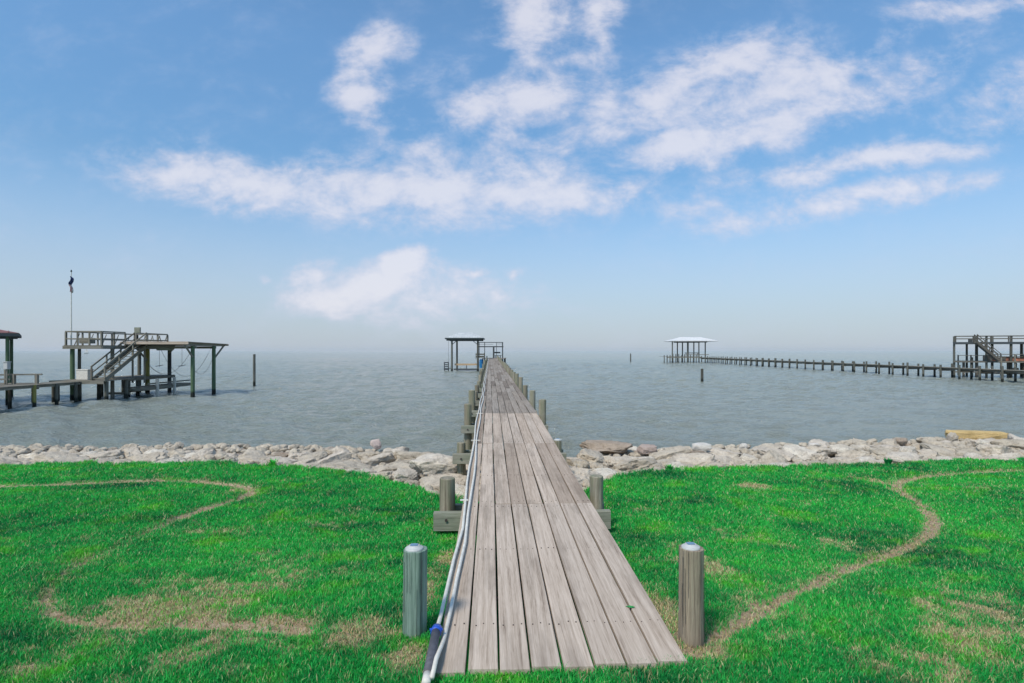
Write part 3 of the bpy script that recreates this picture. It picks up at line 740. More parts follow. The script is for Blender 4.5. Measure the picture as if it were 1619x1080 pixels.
for q in (.3,.7): mb.cyl((X,Y,zb+(zt-zb)*q-.03), (X,Y,zb+(zt-zb)*q+.03), .325, n=20)
mb.build('drum', M['barrel_blue'], bl)
mb = MB(); mb.cyl((X,Y,zt+.001),(X,Y,zt+.10), .2, .18, n=16); mb.beam((X-.05,Y,zt+.05),(ph(764,97)+.55,Y,zt+.05),.06,.06); mb.build('lid', M['white_paint'], bl)

# ------------------------------------------------------------------ right neighbour: long low pier, shelter, two-storey boathouse
RX0, RX1 = 54.35, 55.85
def rxs(y): return 0.0
rp = thing('pier', (55.1, 60, 0), 'long low pier on many short pilings crossing the bay at right', 'pier')
RZ = 1.36
def rz2(y): return 1.33+.0012*(y-60)
mb = MB()
yy = 46.0
while yy < 165:
    mb.beam((RX0-.1, yy, rz2(yy)-.02), (RX1+.1, yy, rz2(yy)-.02), .27, .04); yy += .285
mb.build('deck', M['far_wood'], rp)
mb = MB()
for X in (RX0+.06, RX1-.06):
    for a, b in ((46,90),(90,130),(130,165)): mb.beam((X, a+.01, rz2(a)-.145), (X, b-.01, rz2(b)-.145), .06, .2)
mb.build('stringer', M['far_wood'], rp)
meshes = []
yy = 50.8; k = 0
while yy < 164:
    for X, dy in ((RX0-.12, 0), (RX1+.12, .35)):
        mb = MB(); hh = rng.uniform(.30,.50)
        mb.cyl((X, yy+dy, -1), (X+rng.uniform(-.03,.03), yy+dy, rz2(yy)+hh), .13, .12, n=10, rings=5, wob=.08)
        mb.build('piling', M['far_pile'], rp)
    mb = MB(); mb.beam((RX0-.25, yy+.14, rz2(yy)-.34), (RX1+.25, yy+.14, rz2(yy)-.34), .09, .18); mb.build('cap_beam', M['far_wood'], rp)
    yy += 3.02; k += 1
DG = 165.0
PZ = 1.75
rs = thing('boat_shelter', (W(1090,DG), DG, 0), 'distant boat shelter with bright white hip roof at the end of the right pier', 'boat shelter')
mb = MB(); ez = Zc(539,DG); hip_roof(mb, W(1057.5,DG), W(1127,DG), DG-4, DG+5, ez, Zc(533,DG), 3.4, thick=.18, ribs=20); mb.build('roof', [M['white_roof'], M['white_paint']], rs)
for px in (1063, 1071, 1079, 1087.5, 1097, 1105, 1115):
    mb = MB(); dd = DG-2 if px in (1063, 1115, 1087.5) else DG+3
    mb.cyl((W(px,dd), dd, -1), (W(px,dd), dd, ez-.05), .17 if px != 1087.5 else .26, n=10, rings=4, wob=.05); mb.build('post', M['far_pile'], rs)
mb = MB(); mb.beam((W(1070,DG), DG-2.2, ez-.35), (W(1114,DG), DG-2.2, ez-.35), .2, .3); mb.beam((W(1070,DG), DG+3.2, ez-.35), (W(1112,DG), DG+3.2, ez-.35), .2, .3); mb.build('header_beam', M['dark_wood'], rs)
mb = MB()
for k in range(30): mb.beam((W(1050,DG), DG-3+k*.3, PZ-.1), (RX0-.35, DG-3+k*.3, PZ-.1), .28, .06)
mb.beam((W(1050,DG), DG-3.25, PZ-.2), (RX0-.35, DG-3.25, PZ-.2), .1, .34)
mb.build('deck', M['far_wood'], rs)
for k in range(16):
    px = 1050+k*4.6
    if W(px,DG-3.1) > RX0-.4: break
    mb = MB(); mb.cyl((W(px,DG-3.1), DG-3.2, -1), (W(px,DG-3.1), DG-3.2, PZ+rng.uniform(.4,.75)), .13, n=8, rings=3, wob=.08); mb.build('piling', M['far_pile'], rs)
mb = MB(); mb.beam((W(1079,DG), DG-3.1, PZ+.55), (W(1115,DG), DG-3.1, PZ+.55), .15, .16); mb.beam((W(1082,DG), DG-1, PZ+1.0), (W(1102,DG), DG-1, PZ+1.0), 1.4, .2)
for px in (1083, 1101): mb.beam((W(px,DG), DG-1, PZ-.1), (W(px,DG), DG-1, PZ+.9), .12, .12)
mb.build('bench', M['far_wood'], rs)

# two-storey boathouse beyond the right pier, turned a little towards the bay
BH = Vector((56.85, 73.0, 0)); ba = R(-20); bx = Vector((math.cos(ba), math.sin(ba), 0)); by = Vector((-math.sin(ba), math.cos(ba), 0))
def B(a, b, z): return BH+bx*a+by*b+Vector((0,0,z))
bo = thing('boathouse', tuple(B(6,2,0)), 'open two-storey grey timber boathouse with stairs at the right edge', 'boathouse')
def px_to_a(px, b=0.0):
    k = (px-809.5)/F; # solve (BH.x+bx.x a+by.x b) = k*(BH.y+bx.y a+by.y b)
    return (k*(BH.y+by.y*b)-BH.x-by.x*b)/(bx.x-k*bx.y)
LBW = 14.5
zu = Zc(541.5,73)
for px, b, r, top in ((1508.5,0,.13,5.3),(1559.6,0,.13,5.3),(1598.5,0,.15,5.3),(1628,0,.13,5.3),(1658,0,.13,5.3),(1528.5,3.6,.13,4.4),(1537,1.2,.12,2.6),(1544,3.6,.17,5.3),(1568.7,3.6,.15,5.3),(1615,3.6,.16,4.4),(1660,3.6,.15,4.4)):
    a = px_to_a(px, b); mb = MB(); mb.cyl(B(a,b,-1), B(a,b,top), r, r*.95, n=10, rings=6, wob=.06); mb.build('post', M['far_pile'], bo)
mb = MB()
for k in range(20): mb.beam(B(-.2+max(0,k*.2-.2)*.36,-.2+k*.2,zu+.02), B(LBW,-.2+k*.2,zu+.02), .18, .05)
mb.beam(B(-.25,-.3,zu-.11), B(LBW,-.3,zu-.11), .08, .2); mb.beam(B(1.25,3.8,zu-.11), B(LBW,3.8,zu-.11), .08, .2)
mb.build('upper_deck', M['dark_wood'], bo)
mb = MB()
for b in (-.2, 3.7):
    a = 0 if b < 0 else 1.3
    mb.beam(B(a,b,5.33), B(LBW,b,5.33), .12, .07); mb.beam(B(a,b,5.0), B(LBW,b,5.0), .05, .07)
    while a < LBW: mb.beam(B(a,b,zu), B(a,b,5.3), .09, .09); a += 1.9
mb.beam(B(0,0,5.33), B(1.3,3.6,5.33), .12, .07)
mb.build('railing', M['bh_wood'], bo)
mb = MB()
for k in range(18): mb.beam(B(-.2+k*.079,-.2+k*.22,2.12), B(LBW,-.2+k*.22,2.12), .2, .05)
mb.beam(B(-.25,-.3,2.05), B(LBW,-.3,2.05), .06, .18)
mb.beam(B(0,-.3,.75), B(7,-.3,.75), .1, .16); mb.beam(B(2.5,.3,.6), B(8.5,.3,.6), .8, .12)
mb.beam(B(4,-.3,3.0), B(7,-.3,3.0), .06, .08)
mb.beam(B(.3,-.25,2.85), B(4.2,-.25,2.85), .05, .07)
for a in (1.0, 2.4, 5.6, 7.2, 8.0, 9.3, 10.6): mb.beam(B(a,.2,-.9), B(a,.2,2.05), .2, .2); mb.beam(B(a+.4,3.2,.2), B(a+.4,3.2,2.9), .12, .12)
for a in (8.6, 9.8, 11.2): mb.beam(B(a,3.4,2.1), B(a,3.4,zu), .22, .1)
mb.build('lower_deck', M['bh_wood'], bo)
mb = MB()
for a, z0_, z1_ in ((3.6,2.1,2.9),(5.0,2.1,2.6),(6.3,.7,1.3)): mb.box(B(a,.5,(z0_+z1_)/2), (.8,.5,z1_-z0_), ch=.02)
mb.build('bench', M['bh_wood'], bo)
mb = MB(); mb.beam(B(1.4,-.15,zu+.2), B(1.75,-.15,zu+.2), .3, .4); mb.beam(B(9.6,-.15,zu+.2), B(9.95,-.15,zu+.2), .3, .4); mb.build('lift_motor', M['dark_wood'], bo)
mb = MB()
a0, a1 = px_to_a(1543,-.9), px_to_a(1580,-.9)
for b in (-1.35,-.5):
    mb.beam(B(a0,b,zu), B(a1,b,2.15), .06, .26)
    mb.beam(B(a0,b,zu+.95), B(a1,b,3.05), .06, .08); mb.beam(B(a0,b,zu+.5), B(a1,b,2.6), .05, .06)
    for q in (0,.33,.66,1): 
        a = a0+(a1-a0)*q; z = zu+(2.15-zu)*q; mb.beam(B(a,b+.05,z), B(a,b+.05,z+1.0), .08, .08)
for k in range(13):
    q = (k+.5)/13; a = a0+(a1-a0)*q; z = zu+(2.15-zu)*q; mb.beam(B(a,-1.32,z), B(a,-.53,z), .24, .04)
mb.build('stairs', M['bh_wood'], bo)
mb = MB(); mb.beam(B(a1-.3,-.92,2.08), B(a1+1.6,-.92,2.08), 1.2, .1); mb.cyl(B(a1+1.4,-1.3,-1), B(a1+1.4,-1.3,3.0), .09, n=8); mb.cyl(B(a1,-1.45,-1), B(a1,-1.45,2.6), .09, n=8); mb.build('landing', M['far_wood'], bo)
bt = thing('workboat', tuple(B(px_to_a(1598,1.5),1.5,2.15)), 'rusty red brown upturned skiff on the lower deck of the right boathouse', 'boat')
mb = MB(); a = px_to_a(1592,1.5); L = 3.4; V = []; 
prof = [(0,.05),(.15,.55),(.4,.75),(.7,.75),(.93,.65),(1,.6)]
for t_, hw in prof:
    for q, zz in ((-1,0),(-.8,.28),(-.3,.48),(.3,.48),(.8,.28),(1,0)): V.append(B(a-1.6+t_*L, 1.6+q*hw, 2.16+zz*(.75+.25*math.sin(t_*3))))
Fq = [(i*6+k, i*6+k+1, i*6+7+k, i*6+6+k) for i in range(5) for k in range(5)]+[tuple(range(6))[::-1], tuple(range(30,36))]
mb.add(V, Fq, [tuple(v) for v in V], .5); mb.build('hull', M['rust'], bt)
mb = MB(); mb.beam(B(a-1.5,1.6,2.68), B(a+1.8,1.6,2.68), .07, .1); mb.build('keel', M['tan_wood'], bt)

# ------------------------------------------------------------------ left neighbour: walkway, boathouse, red roof
WZ = 1.40
lw = thing('walkway', (-29.9, 30, 0), 'low grey timber walkway on dark piles leading to the left boathouse', 'dock')
mb = MB(); yy = 18.0
while yy < 38.45: mb.beam((-30.7, yy, WZ-.025), (-29.1, yy, WZ-.025), .235, .045); yy += .245
mb.build('deck', M['far_wood'], lw)
mb = MB()
for X in (-30.6,-29.2): mb.beam((X, 18, WZ-.125), (X, 38.4, WZ-.125), .07, .15)
mb.build('stringer', M['far_wood'], lw)
for i, yy in enumerate((20.5, 23.5, 26.5, 29.5, 32.2, 34.7, 36.4, 38.0)):
    for X in (-29.15,-30.65):
        mb = MB(); mb.cyl((X, yy, -1.2), (X, yy, WZ+(.0 if i != 5 else .05)-.06), .10, n=10, rings=5, wob=.07)
        special_p = (i == 5 and X > -30)
        o = mb.build('piling', M['yellow_pile'] if special_p else M['far_pile'], lw)
        if special_p: tag(o, 'orange and yellow green stained pile')
# platform with rails at the frame edge
pf = thing('platform', (-32, 35, 0), 'grey timber side platform with low rails at the left edge, before the red roof', 'platform')
mb = MB()
for k in range(12): mb.beam((-35.5, 33.9+k*.25, WZ-.024), (-30.85, 33.9+k*.25, WZ-.024), .235, .045)
mb.beam((-35.5, 33.75, WZ-.2), (-30.8, 33.75, WZ-.2), .08, .26)
mb.build('deck', M['far_wood'], pf)
mb = MB()
mb.beam((-35, 34.2, 1.98), (-29.75, 36.0, 1.98), .14, .10); mb.beam((-35, 34.0, 1.72), (-30.9, 35.0, 1.72), .10, .10)
for X, Y in ((-30.0, 35.9), (-31.1, 35.5), (-33.2, 34.8)): mb.beam((X, Y, WZ-.35), (X, Y, 2.0), .16, .16)
mb.build('rail', M['far_wood'], pf)
for X in (-31.1, -32.4, -33.4):
    mb = MB(); mb.cyl((X, 34.3, -1.2), (X, 34.3, WZ-.07), .14, n=10, rings=5, wob=.08); mb.build('piling', M['far_pile'], pf)
mb = MB(); mb.cyl((-31.9, 34.0, -1.2), (-31.9, 34.0, 2.05), .13, n=10); mb.cyl((-31.35,35.2,WZ), (-31.35,35.2,2.3), .08, n=10); tag(mb.build('piling', M['far_wood'], pf), 'pale grey pile')
wb = thing('fish_light', (-31.55, 35.3, WZ), 'small white box on a thin post by the left edge, below the red roof', 'lamp')
mb = MB(); mb.cyl((-31.0,34.9,WZ),(-31.0,34.9,2.33),.035,n=8); mb.build('post', M['far_wood'], wb)
mb = MB(); mb.box((-31.0,34.9,2.55), (.24,.24,.42), ch=.02); mb.box((-31.0,34.9,2.79), (.3,.3,.05)); mb.build('housing', M['white_paint'], wb)

rb = thing('boat_shelter', (-31.9, 37.0, 0), 'red metal roofed boat shelter cut by the left edge of the view', 'boat shelter')
mb = MB(); zr = Zc(526.5, 37); hip_roof(mb, -43, (35-809.5)/F*37.2, 36.8, 43.8, zr, zr+.8, 3.4, thick=.2, ribs=22); mb.build('roof', [M['red_roof'], M['dark_wood']], rb)
for X, Y in ((-32.6, 37.1), (-32.6+.05, 43.3), (-42.4, 37.1), (-42.4, 43.3)):
    mb = MB(); mb.cyl((X, Y, -1.2), (X, Y, zr-.1), .10, n=10, rings=6, wob=.05); mb.build('post', M['green_pile'], rb)
mb = MB(); mb.beam((-42.8, 37.1, zr-.3), (-32.1, 37.1, zr-.3), .14, .2); mb.beam((-32.6, 37.2, zr-.302), (-32.6, 43.2, zr-.302), .14, .2); mb.build('header_beam', M['dark_wood'], rb)

rb.rotation_euler = (0,0,R(40))
# the left boathouse
lb = thing('boathouse', (-29.5, 43, 0), 'open grey timber boathouse with upper sun deck, side stairs and boat slip at left', 'boathouse')
UZ = 3.84; LZ = 1.45; X0, X1, Y0, Y1 = -31.2, -28.8, 39.9, 47.5
mb = MB()
k = Y0-.05
while k < Y1+.05: mb.beam((X0-.15, k, UZ), (X1+.1, k, UZ), .17, .045); k += .18
mb.beam((X0-.2, Y0-.16, UZ-.13), (X1+.1, Y0-.16, UZ-.13), .05, .22); mb.beam((X1+.14, Y0-.15, UZ-.13), (X1+.14, Y1+.1, UZ-.13), .05, .22)
mb.beam((X0-.2, Y1+.16, UZ-.13), (X1+.1, Y1+.16, UZ-.13), .05, .22)
mb.build('upper_deck', M['far_wood'], lb)
mb = MB(); RT = 4.82
def rail(p, q, n, zf=UZ, zt=RT):
    p = Vector(p); q = Vector(q)
    for z, h in ((zt, .09), (zf+(zt-zf)*.48, .08)): mb.beam((p.x,p.y,z), (q.x,q.y,z), .09 if z == zt else .04, h)
    for i in range(n+1):
        c = p.lerp(q, i/n); mb.beam((c.x+.012,c.y+.012,zf-.1), (c.x+.012,c.y+.012,zt-.05), .09, .09)
rail((X0-.1,Y0-.05,0), (X1,Y0-.05,0), 3); rail((X1+.02,Y0,0), (X1+.02,Y0+2.4,0), 2); rail((X1+.02,Y0+3.6,0), (X1+.02,Y1,0), 3); rail((X0-.1,Y1,0), (X1,Y1,0), 3); rail((X0-.1,Y0,0), (X0-.1,Y1,0), 5)
# bench braces along the rail
for k in range(4):
    c = X0+.3+k*.6; mb.beam((c, Y1-.1, UZ), (c+.35, Y1-.1, RT-.1), .04, .05); mb.beam((c+.6, Y1-.12, UZ), (c+.3, Y1-.12, RT-.1), .04, .05)
for k in range(5):
    c = Y0+.5+k*1.35; mb.beam((X0+.1, c, UZ), (X0+.1, c+.5, RT-.1), .04, .05)
mb.build('railing', M['far_wood'], lb)
mb = MB(); mb.beam((X0+.3, Y1-.5, UZ+.45), (X1-.2, Y1-.5, UZ+.45), .5, .07); mb.beam((X0+.4, Y0+.8, UZ+.35), (X0+1.2, Y0+.8, UZ+.35), .5, .4); mb.build('bench', M['far_wood'], lb)
# stairs climbing away from the camera along the east side
mb = MB(); sa, sb = Vector((0, 38.7, LZ)), Vector((0, 43.1, UZ+.02))
for X in (-28.62, -27.72):
    mb.beam((X, sa.y, sa.z+.02), (X, sb.y, sb.z-.05), .06, .27)
    mb.beam((X, sa.y, sa.z+.95), (X, sb.y, sb.z+.95), .06, .09); mb.beam((X, sa.y, sa.z+.5), (X, sb.y, sb.z+.5), .05, .07)
    for q in (0,.33,.66,1):
        c = sa.lerp(sb, q); mb.beam((X, c.y, c.z-.1), (X, c.y, c.z+1.0), .08, .08)
for k in range(13):
    c = sa.lerp(sb, (k+.5)/13); mb.beam((-28.58, c.y, c.z+.02), (-27.76, c.y, c.z+.02), .27, .045)
for X in (-28.62, -27.72): mb.beam((X, 42.9, LZ-.4), (X, 42.9, UZ-.1), .1, .1)
mb.beam((-28.7, 43.4, UZ+.001), (-27.6, 43.4, UZ+.001), .7, .05)
mb.build('stairs', M['far_wood'], lb)
mb = MB(); mb.box((-28.35, 43.05, 5.03), (.42,.14,.42), ch=.01); mb.build('switch_box', M['beam'], lb)
# slip roof
mb = MB(); rx0, rx1, ry0, ry1 = -28.75, -23.9, 41.9, 47.7
k = rx0
while k < rx1: mb.beam((k, ry0, 4.13), (k, ry1, 4.02), .19, .045); k += .2
mb.beam((rx0-.1, ry0-.06, 4.03), (rx1+.1, ry0-.06, 4.03), .06, .16); mb.beam((rx0-.1, ry1+.04, 3.95), (rx1+.1, ry1+.04, 3.95), .06, .16)
mb.build('slip_roof', M['deck'], lb)
mb = MB()
for X in (-24.15, -28.3): mb.beam((X, ry0+.05, 3.93), (X, ry1-.05, 3.93), .16, .20)
for Y in (43.15, 46.0): mb.beam((-28.9, Y, 3.73), (-23.95, Y, 3.73), .12, .18)
mb.beam((-24.15, 42.0, 3.85), (-24.15, 43.0, 3.0), .09, .11); mb.beam((-24.1, 47.5, 3.85), (-24.1, 46.1, 2.9), .09, .11); mb.beam((-28.8, 43.4, 3.8), (-28.8, 44.9, 2.7), .09, .11)
mb.beam((-28.6, 47.3, 3.2), (-28.0, 47.3, 3.8), .09, .11)
mb.build('roof_frame', M['far_wood'], lb)
for X, Y, r, m_, top in ((-28.85, 45.0, .17, 'yellow_pile', 3.85), (-28.55, 47.4, .15, 'dark_wood', 3.85), (-24.2, 43.1, .15, 'green_pile', 3.83), (-24.1, 45.95, .15, 'green_pile', 3.83),
        (-31.0, 40.1, .15, 'green_pile', 3.75), (-30.85, 40.55, .11, 'far_pile', 3.75), (-31.0, 47.3, .14, 'far_pile', 3.75), (-28.95, 41.2, .13, 'far_wood', 3.75)):
    mb = MB(); mb.cyl((X, Y, -1.2), (X, Y, top), r, r*.93, n=14, rings=8, wob=.06)
    o = mb.build('post', M[m_], lb)
    if m_ == 'yellow_pile': tag(o, 'yellow green weathered post')
    if m_ == 'dark_wood': tag(o, 'dark bluish post')
mb = MB(); k = 38.55
while k < 48: mb.beam((X0-.1, k, LZ-.025), (-27.6 if k < 41.5 else -28.5, k, LZ-.025), .23, .05); k += .24
mb.beam((-27.6, 38.45, LZ-.13), (X0-.1, 38.45, LZ-.13), .05, .2); mb.beam((-28.45, 41.6, LZ-.13), (-28.45, 48, LZ-.13), .06, .2)
mb.build('lower_deck', M['far_wood'], lb)
for X, Y in ((-27.75,38.9),(-29.6,38.9),(-31.1,38.9),(-27.75,40.9),(-29.7,40.9),(-30.9,42.8),(-28.6,42.4),(-28.7,43.6),(-30.9,45.2)):
    mb = MB(); mb.cyl((X, Y, -1.2), (X, Y, LZ-.07), .13, n=10, rings=5, wob=.07); mb.build('piling', M['far_pile'], lb)
mb = MB()
for k in range(6): mb.beam((-28.35+k*.2, 41.8, .75), (-28.35+k*.2, 48.2, .75), .18, .05)
mb.beam((-27.25, 41.8, .62), (-27.25, 48.2, .62), .06, .2); mb.beam((-28.4, 41.8, .45), (-28.4, 48.2, .45), .2, .14); mb.beam((-28.45, 41.7, .62), (-27.25, 41.7, .62), .06, .2)
mb.beam((-27.3, 42.6, .98), (-27.3, 48.2, .98), .06, .1)
mb.beam((-27.9, 41.5, .36), (-29.4, 41.5, .36), .16, .16)
mb.build('boat_landing', M['far_wood'], lb)
for X, Y in ((-27.2,43.6),(-27.2,45.8)):
    mb = MB(); mb.beam((X, Y, -1), (X, Y, 1.35), .17, .17); tag(mb.build('fender_post', M['pvc'], lb), 'pale grey fender post')
def sag(p, q, s, n=14):
    p = Vector(p); q = Vector(q); return [p.lerp(q, i/n)-Vector((0,0,s*4*(i/n)*(1-i/n))) for i in range(n+1)]
for pts in (sag((-28.5,43.3,3.7), (-24.3,43.3,3.7), 2.0), sag((-28.4,45.9,3.7), (-24.3,45.9,3.7), 2.3), sag((-28.75,45.0,2.3), (-27.2,45.9,1.3), .25), sag((-24.2,43.2,2.1), (-24.1,45.8,2.9), .8)):
    mb = MB(); mb.tube(pts, .012, 6); mb.build('lift_sling', M['cable'], lb)
mb = MB()
for X, Y in ((-27.6,44.5),(-26.0,44.8)): mb.tube([(X,Y,3.7),(X,Y,2.2)], .012, 5); mb.beam((X-.3,Y,2.25),(X+.3,Y,2.35),.04,.04)
mb.build('lift_cable', M['cable'], lb)
mb = MB(); mb.box((-26.5, 43.4, 3.63), (1.1,.3,.28), ch=.02); mb.build('lift_motor', M['beam'], lb)
bx_ = thing('dock_box', (-28.9, 38.65, LZ), 'pale storage box on the lower deck at the foot of the left stairs', 'box')
mb = MB(); mb.box((-29.75, 39.6, LZ+.34), (.78,.55,.66), ch=.02); mb.build('body', M['pvc'], bx_)
mb = MB(); mb.box((-29.75, 39.6, LZ+.705), (.84,.6,.06), ch=.015); mb.build('lid', M['pvc'], bx_)
fp = thing('flagpole', (X0+.05, Y0+.1, UZ), 'tall thin white flagpole with a limp flag on the left boathouse', 'flagpole')
px_, py_ = X0+.08, Y0+.25; ztop = Zc(429, Y0)
mb = MB(); mb.cyl((px_,py_,UZ-.1), (px_,py_,ztop), .05, .028, n=12, rings=4); mb.build('pole', M['pvc'], fp)
mb = MB(); mb.cyl((px_,py_,ztop+.001), (px_,py_,ztop+.14), .06, .03, n=10, bevel=.01); mb.build('finial', M['dark_trim'], fp)
mb = MB()
n = 9; V = []; 
for i in range(13):
    z = ztop-.30-i*.09
    for k in range(n):
        q = k/(n-1); wv = .19*(1-.3*abs(i-5)/7)
        V.append((px_+.04+(-.55+q)*wv+.07*math.sin(i*.8), py_-.05+.08*math.sin(q*14+i*.5), z-.12*q))
for i in range(12):
    for k in range(n-1):
        mi = 0 if i < 6 else (1 if (k % 2 == 0) else 2)
        mb.add([V[i*n+k], V[i*n+k+1], V[i*n+n+k+1], V[i*n+n+k]], [(0,1,2,3)], [(0,0,0)]*4, .5, mi)
o = mb.build('flag', [M['flag_blue'], M['flag_red'], M['white_paint']], fp); sm = o.modifiers.new('t', 'SOLIDIFY'); sm.thickness = .01
tag(o, 'limp flag, dark blue above, red and white below')

# lone mooring piles
def mooring(px, topy, boty, r, label):
    d = CAMZ*F/(boty-554); x = (px-809.5)/F*d; z = Zc(topy, d)
    mb = MB(); mb.cyl((x, d, -1.5), (x, d, z), r, r*.93, n=12, rings=6, wob=.07, bevel=.02)
    tag(mb.build('mooring_pile', M['far_pile'], None, origin=(x, d, 0)), label, 'mooring pile', 'lone piles standing in the water')
mooring(402, 560, 609.5, .13, 'tall lone pile standing in the water right of the left boathouse')
mooring(1110, 583, 604, .16, 'short lone pile in open water below the distant white-roofed shelter')
mooring(997, 559, 572, .2, 'far small lone pile in open water between the pier and the white-roofed shelter')

# far sailboat
d = 620; sx = (136.5-809.5)/F*d
sb_ = thing('sailboat', (sx, d, 0), 'tiny white sailboat on the horizon seen under the left sun deck', 'sailboat')
mb = MB(); V = [(sx-2.6,d,.9),(sx+2.6,d,1.1),(sx+1.8,d-.8,.9),(sx-2.2,d-.8,.8),(sx+1.8,d+.8,.9),(sx-2.2,d+.8,.8),(sx-1.8,d,-.3),(sx+1.6,d,-.3)]
mb.add(V, [(3,2,7,6),(2,1,7),(4,5,6,7),(1,4,7),(0,3,6),(5,0,6),(0,5,4,1,2,3)], [(0,0,0)]*8, .5); mb.build('hull', M['white_paint'], sb_)
mb = MB(); mb.cyl((sx,d,.9),(sx,d,7.4),.08,n=6); mb.build('mast', M['pvc'], sb_)
mb = MB(); mb.add([(sx-.1,d-.05,1.7),(sx-2.3,d+.3,1.7),(sx-.1,d,7.2),(sx-.1,d+.05,1.72),(sx-1.3,d+.35,4.3)], [(0,1,4,2)], [(0,0,0)]*5, .5)
o = mb.build('mainsail', M['white_paint'], sb_); q = o.modifiers.new('t', 'SOLIDIFY'); q.thickness = .05
mb = MB(); mb.add([(sx+.15,d,1.5),(sx+2.4,d,1.4),(sx+.15,d,6.2)], [(0,1,2)], [(0,0,0)]*3, .5)
o = mb.build('jib', M['white_paint'], sb_); q = o.modifiers.new('t', 'SOLIDIFY'); q.thickness = .05

# ------------------------------------------------------------------ haze
HX = 3980.0
me = bpy.data.meshes.new('haze')
x0, x1, y0, y1, zz0, zz1 = -5300, 5300, -420, HX, -3.5, 16.0
me.from_pydata([(x0,y0,zz0),(x1,y0,zz0),(x1,y1,zz0),(x0,y1,zz0),(x0,y0,zz1),(x1,y0,zz1),(x1,y1,zz1),(x0,y1,zz1)], [], [(0,3,2,1),(4,5,6,7),(0,1,5,4),(1,2,6,5),(2,3,7,6),(3,0,4,7)])
hm = bpy.data.materials.new('haze_air'); hm.use_nodes = True; nt = hm.node_tree; nt.nodes.clear()
out = nt.nodes.new('ShaderNodeOutputMaterial'); pv = nt.nodes.new('ShaderNodeVolumePrincipled')
pv.inputs['Color'].default_value = (.86,.92,.97,1); pv.inputs['Density'].default_value = .00008; pv.inputs['Anisotropy'].default_value = .2
nt.links.new(pv.outputs[0], out.inputs['Volume']); me.materials.append(hm)
tag(link(bpy.data.objects.new('haze', me)), 'thin pale sea haze over the bay', 'haze', kind='stuff')

# ------------------------------------------------------------------ sky and clouds
SUN_EL, SUN_AZ = R(52), R(215)       # azimuth clockwise from +Y: sun behind the camera, to its left
world = bpy.data.worlds.new('World'); scene.world = world; world.use_nodes = True
nt = world.node_tree; nt.nodes.clear()
out = nt.nodes.new('ShaderNodeOutputWorld')
sky = nt.nodes.new('ShaderNodeTexSky'); sky.sky_type = 'NISHITA'; sky.sun_disc = False
sky.sun_elevation = SUN_EL; sky.sun_rotation = SUN_AZ; sky.air_density = 1.0; sky.dust_density = .6; sky.ozone_density = 2.5; sky.altitude = 0
bg = nt.nodes.new('ShaderNodeBackground'); bg.inputs[1].default_value = .095
tint = mixc(nt, sky.outputs[0], (.80,1.09,1.20), 1.0, 'MULTIPLY')
tc = nt.nodes.new('ShaderNodeTexCoord'); sep = nt.nodes.new('ShaderNodeSeparateXYZ'); nt.links.new(tc.outputs['Generated'], sep.inputs[0])
# clouds lie in directions: u = east/north, v = up/north (behind the camera only loose noise clouds)
yc = math_(nt, 'MAXIMUM', sep.outputs[1], .02)
u = math_(nt, 'DIVIDE', sep.outputs[0], yc); v = math_(nt, 'DIVIDE', sep.outputs[2], yc)
cb = nt.nodes.new('ShaderNodeCombineXYZ'); nt.links.new(u, cb.inputs[0]); nt.links.new(v, cb.inputs[1]); UV = cb.outputs[0]
nw = nt.nodes.new('ShaderNodeTexNoise'); nw.inputs['Scale'].default_value = 5.5; nw.inputs['Detail'].default_value = 5; nw.inputs['Roughness'].default_value = .6; nt.links.new(UV, nw.inputs['Vector'])
ma = nt.nodes.new('ShaderNodeVectorMath'); ma.operation = 'SUBTRACT'; nt.links.new(nw.outputs['Color'], ma.inputs[0]); ma.inputs[1].default_value = (.5,.5,.5)
mb_ = nt.nodes.new('ShaderNodeVectorMath'); mb_.operation = 'MULTIPLY_ADD'; nt.links.new(ma.outputs[0], mb_.inputs[0]); mb_.inputs[1].default_value = (.13,.075,0); nt.links.new(UV, mb_.inputs[2])
WUV = mb_.outputs[0]
